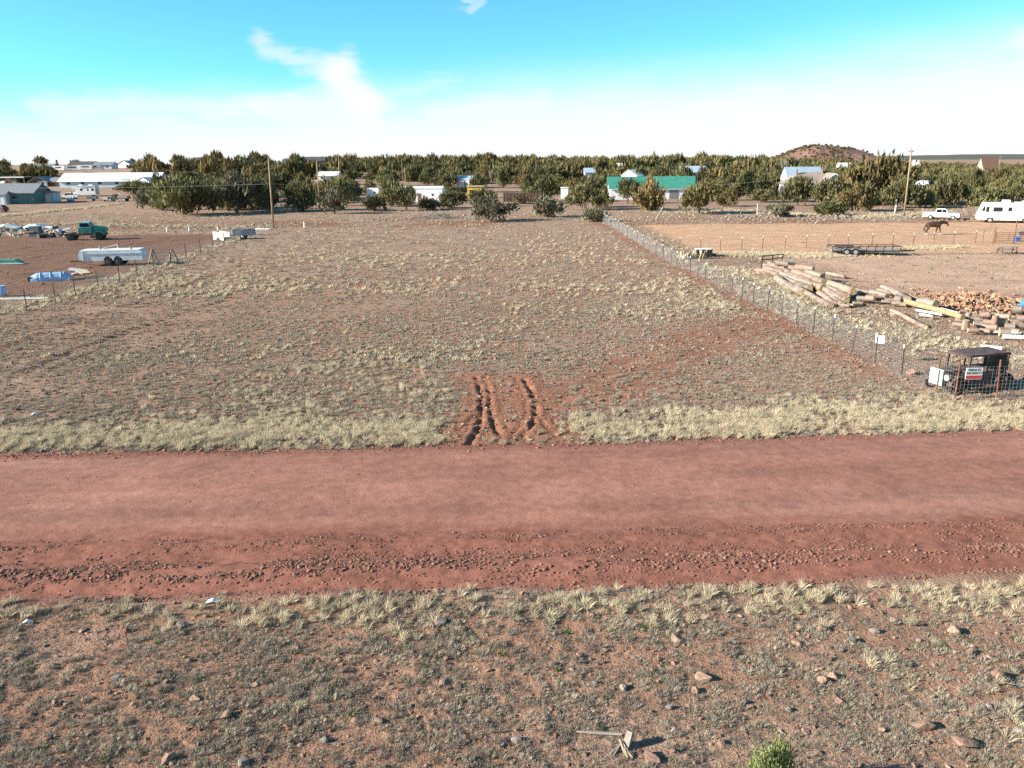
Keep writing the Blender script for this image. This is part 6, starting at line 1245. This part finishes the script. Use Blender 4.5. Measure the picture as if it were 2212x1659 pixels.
# arched hut
P = gp(2046, 431); t = thing('arched_hut', 'white arched metal hut with a pale green end wall behind the pickup', 'hut', P, R(28)); W_ = mpx(56, P.y) / 2; H_ = zof(2046, 392, P); K = 20; L_ = 9.0
# axis along local +Y (away from the camera)
pr = [(-math.cos(math.pi * k / K) * W_, max(0, math.sin(math.pi * k / K)) ** .8 * H_) for k in range(K + 1)]
b = MB(); vs = []; 
for y_ in (-.25, L_): vs += [(x_ * 1.02, y_, z_ * 1.02) for x_, z_ in pr]
b.add(vs, [(k, k + 1, K + 2 + k, K + 1 + k) for k in range(K)]); b.build('shell', WALLW, t, True); b = MB(); b.add([(x_, 0, z_) for x_, z_ in pr], [tuple(range(K + 1))[::-1]]); b.add([(x_, L_ - .2, z_) for x_, z_ in pr], [tuple(range(K + 1))]); b.build('end_wall', M('pale_green_metal', (0.50, 0.60, 0.52), .6, var=.06, stretch=(1, 1, 6)), t)
for k in range(1, 9): y_ = k; MB().path([(x_ * 1.03, y_, z_ * 1.03) for x_, z_ in pr], .05, 4).build('rib', WALLW, t)
MB().path([(x_ * 1.035, -.25, z_ * 1.035) for x_, z_ in pr], .07, 5).build('rim', WALLW, t); MB().box((-1.0, -.05, 0), (1.2, -.01, 2.4)).build('door', M('pale_green_door', (.42, .52, .46), .6), t)
pickup('pale blue pickup standing before the arched hut', gp(2040, 433), R(-8), PALEB, 1.7)
# left cluster
P = gp(236, 404); h = zof(236, 374, P); gable('long_white_roofed_building', 'very long building with a white metal roof at far left', P + Vector((0, 5, 0)), R(1), mpx(200, P.y), 11, h * .45, h * .55, WALLB, ROOFW, .6, wins=[('f', x_, 1, 1.2, 1) for x_ in (-14, -9, -3, 3)], doors=[('f', 6.5, 3.2, 2.6, GREYM), ('f', 11, 3.2, 2.6, GREYM)], cat='building')
P = gp(322, 404); h = zof(322, 383, P); t = gable('white_gabled_annex', 'white gabled annex at the right end of the long white roof', P + Vector((0, 2, 0)), R(90 - 15), 9, mpx(38, P.y), h * .55, h * .45, WALLW, ROOFW, .3, cat='building', doors=[('l', 0, 2.4, 2.3, GREYM)])
P = gp(84, 403); h = zof(84, 382, P); gable('brown_cabin', 'brown cabin with a gable front behind the white van', P + Vector((0, 4, 0)), R(90), 8, mpx(36, P.y), h * .55, h * .45, WALLBR, ROOFGY, .5, cat='cabin', trim=DULLW, wins=[('l', .8, 1, 1, 1)])
gable('cabin_wing', 'low brown wing right of the brown cabin gable', P + Vector((mpx(36, P.y), 4, 0)), R(0), mpx(34, P.y), 6, h * .48, h * .4, WALLBR, ROOFGY, .4, cat='cabin', doors=[('f', 0, 1.6, 2.0, WOODP)])
P = gp(24, 400); h = zof(24, 382, P); t = thing('open_carport', 'flat carport with a white fascia at the far left picture edge', 'carport', P, R(1)); W_ = mpx(58, P.y) / 2
MB().box((-W_, -.2, h - .3), (W_, 7, h)).build('roof', ROOFGY, t); MB().box((-W_ - .05, -.35, h - .35), (W_ + .05, -.2, h + .05)).build('fascia', WALLW, t); MB().box((-W_, 6.8, 0), (W_, 7, h - .3)).build('back_wall', WALLBR, t)
for x_ in (-W_ + .2, -W_ / 3, W_ / 3, W_ - .2): MB().box((x_ - .1, -.1, -.2), (x_ + .1, .1, h - .3)).build('post', GREYW, t)
for px_, lab in ((12, 'left white car inside the flat carport'), (38, 'right white car inside the flat carport')): Q = dg(px_, P.y + 3.2); car(lab, Q, R(92), WHITE)
P = gp(34, 441); h = zof(34, 398, P); gable('blue_house', 'pale blue and teal house with a grey roof at the left picture edge', P + Vector((-1.6, 5.0, 0)), R(4), mpx(92, P.y), 9.5, h * .58, h * .42, WALLT, ROOFGY, .5, wins=[('f', 1.0, 1.2, 1.2, .9)])
gable('blue_house_porch', 'pale blue porch wing on the front of the house at the left picture edge', P + Vector((-3.0, -.5, 0)), R(4), 3.4, 3.2, h * .5, h * .15, WALLB, ROOFGY, .25, wins=[('f', -.6, 1.2, .8, .8)], doors=[('f', .9, .8, 1.9, WALLW)])
P = gp(72, 440); t = thing('blue_garage', 'low pale blue garage at the right end of the blue house', 'garage', P + Vector((0.5, 7, 0)), R(4)); h = zof(70, 403, P); MB().box((-2.2, -2, -.2), (2.2, 2, h * .6)).build('wall', WALLB, t); MB().prism([(-2.5, h * .6), (2.5, h * .6), (2.5, h * .64), (-2.5, h * .8)], -2.3, 2.3).build('roof', ROOFGY, t); MB().box((-.4, -2.04, .0), (1.4, -1.99, 1.9)).build('door', WALLW, t)
# skyline of far houses
def far_house(px, depth, w, top, wall, roof, label, rz=0, name='far_house', cat='house', hr=.42, W=8, group=None):
    P = dg(px, depth); H = max(2.2, zof(px, top, P)); L = mpx(w, depth)
    gable(name, label, P, R(rz), L, W, H * (1 - hr), H * hr, wall, roof, .4, wins=[('f', -L * .3, H * .22, L * .12, H * .2), ('f', L * .25, H * .22, L * .12, H * .2)], doors=[('f', 0, min(1.6, L * .15), H * .4, GREYM)], cat=cat)
for a in [(99, 470, 56, 354, WALLW, ROOFGY, 'low white farmhouse on the left skyline beside a dark fir'), (188, 480, 50, 349, WALLB, ROOFD, 'dark-roofed house with two gables on the left skyline'), (234, 470, 38, 350, WALLB, ROOFGY, 'grey-roofed barn right of the dark-roofed house on the left skyline'), (281, 480, 20, 347, WALLW, ROOFGY, 'small tall white gabled house on the left skyline', 70),
    (450, 540, 48, 340, WALLTAN, ROOFD, 'big dark-roofed house alone on the crest left of centre'), (497, 540, 14, 349, ROOFD, ROOFD, 'small dark barn right of the big crest house'), (534, 530, 56, 349, WALLW, ROOFD, 'long white house with a dark roof on the skyline'), (480, 440, 70, 356, ROOFGY, ROOFGY, 'long grey roof below the crest house'), (530, 430, 20, 356, WALLTAN, WALLTAN, 'tan gabled barn below the skyline houses'), (551, 420, 16, 355, WALLW, ROOFW, 'tiny white shed below the skyline houses'),
    (626, 500, 58, 351, WALLW, ROOFGY, 'long low white building on the skyline left of the red-brown house'), (628, 540, 22, 344, WALLW, ROOFD, 'small gabled house peeking over the long low white building'), (681, 500, 50, 339, WALLBR, ROOFD, 'red-brown house with a dark roof on the skyline behind the second pole'), (714, 330, 40, 371, WALLW, ROOFW, 'white roof among junipers right of the second pole'),
    (1192, 390, 22, 362, WALLB, ROOFB, 'small blue-roofed house among far junipers, left of the far poles'), (1272, 372, 20, 363, WALLB, ROOFB, 'pale blue house between the far poles'), (1323, 420, 34, 353, WALLW, ROOFW, 'white house behind the yellow-green tree'), (1365, 330, 20, 367, WALLW, ROOFW, 'white shed roof above the green-roofed building', 40), (1494, 345, 50, 359, WALLW, ROOFB, 'white building with a pale roof above the green-roofed one'), (1819, 390, 24, 352, WALLW, ROOFW, 'white house below the right slope of the cinder hill'),
    (2128, 520, 32, 340, WALLTAN, ROOFBR, 'brown-roofed house on the right skyline'), (1972, 420, 9, 346, WALLW, WALLW, 'white box-like shed right behind the top of the tan pole')]:
    far_house(*a)
RVG = 'row of far white campers at left'
for k in range(6):
    P = dg(134 + 14.5 * k, 455 + 3 * (k % 2)); H = 2.6; L = 3.0 + .5 * (k % 3); t = thing('far_camper', 'far white camper in the row below the skyline houses at left', 'camper', P, R(5 * (k % 3)), RVG); MB().prism([(-L, .4), (L, .4), (L * .9, 1.4), (L, 2.0), (L * .9, H), (-L, H)], -1.1, 1.1).build('body', WHITE, t); MB().box((-L * .6, -1.13, 1.4), (L * .5, -1.09, 2.0)).build('window', GLASS, t); wheel(t, -.6, -1, .35, .2)
# other trees of their own kind
YG = M('yellow_green_leaves', (0.20, 0.20, 0.055), .8, var=.25, scale=1, trans=.2, col2=(.28, .26, .08)); FIR = M('dark_fir_needles', (0.025, 0.035, 0.028), .9, var=.3)
P = dg(1322, 385); t = thing('yellow_green_tree', 'yellow-green leafy tree among the far junipers', 'tree', P); o = meshobj('crown', crown_mesh('crown', 380, YG, 60, 40, .12, low=.15), t); o.scale = (4.3, 4.3, zof(1322, 349, P)); o = meshobj('trunk', TRUNKS[1], t); o.scale = (3, 3, 4)
def fir(px, depth, w, top, lab):
    P = dg(px, depth); H = zof(px, top, P); t = thing('fir_tree', lab, 'tree', P); g = np.random.default_rng(int(px)); n = 500; z = g.random(n); a = g.uniform(0, 6.28, n); r = (1 - z) * g.uniform(.4, 1, n) * w * depth / F_PX / 2; p = np.stack([r * np.cos(a), r * np.sin(a), .1 * H + z * H * .9], -1); d = np.stack([np.cos(a), np.sin(a), -.3 + 0 * a], -1) * .5; s_ = np.stack([-np.sin(a), np.cos(a), 0 * a], -1) * .3
    meshobj('crown', npmesh('crown', np.stack([p - s_, p + s_, p + d], 1).reshape(-1, 3), np.arange(3 * n).reshape(n, 3), FIR), t); MB().tube((0, 0, -.2), (0, 0, H * .9), .15, .04).build('trunk', BARK, t)
fir(130, 465, 16, 345, 'dark pointed fir beside the low white farmhouse on the left skyline'); fir(160, 485, 10, 346, 'small dark fir left of the dark-roofed skyline house'); fir(1490, 340, 16, 366, 'small dark fir before the white building above the green roof')
TWIG = M('bare_grey_twigs', (0.28, 0.25, 0.23), .9, var=.15)
def bare(px, depth, w, top, lab):
    P = dg(px, depth); H = zof(px, top, P); t = thing('bare_tree', lab, 'tree', P); g = np.random.default_rng(int(px)); b = MB(); R_ = w * depth / F_PX / 2
    for k in range(70):
        a = g.uniform(0, 6.28); r = R_ * g.random() ** .6; e = Vector((math.cos(a) * r, math.sin(a) * r, H * g.uniform(.6, 1.0))); b.path([(e.x * .25, e.y * .25, H * .35), e * .7 + Vector((0, 0, H * .12)), e], [.05, .04, .012], 3)
    b.build('crown', TWIG, t); MB().tube((0, 0, -.2), (0, 0, H * .5), .2, .1).build('trunk', BARK, t)
bare(1062, 318, 18, 366, 'leafless pale tree right of the pale blue shed'); bare(1690, 395, 22, 340, 'leafless grey tree left of the cinder hill'); bare(1905, 430, 16, 338, 'leafless pale tree at the right foot of the cinder hill')
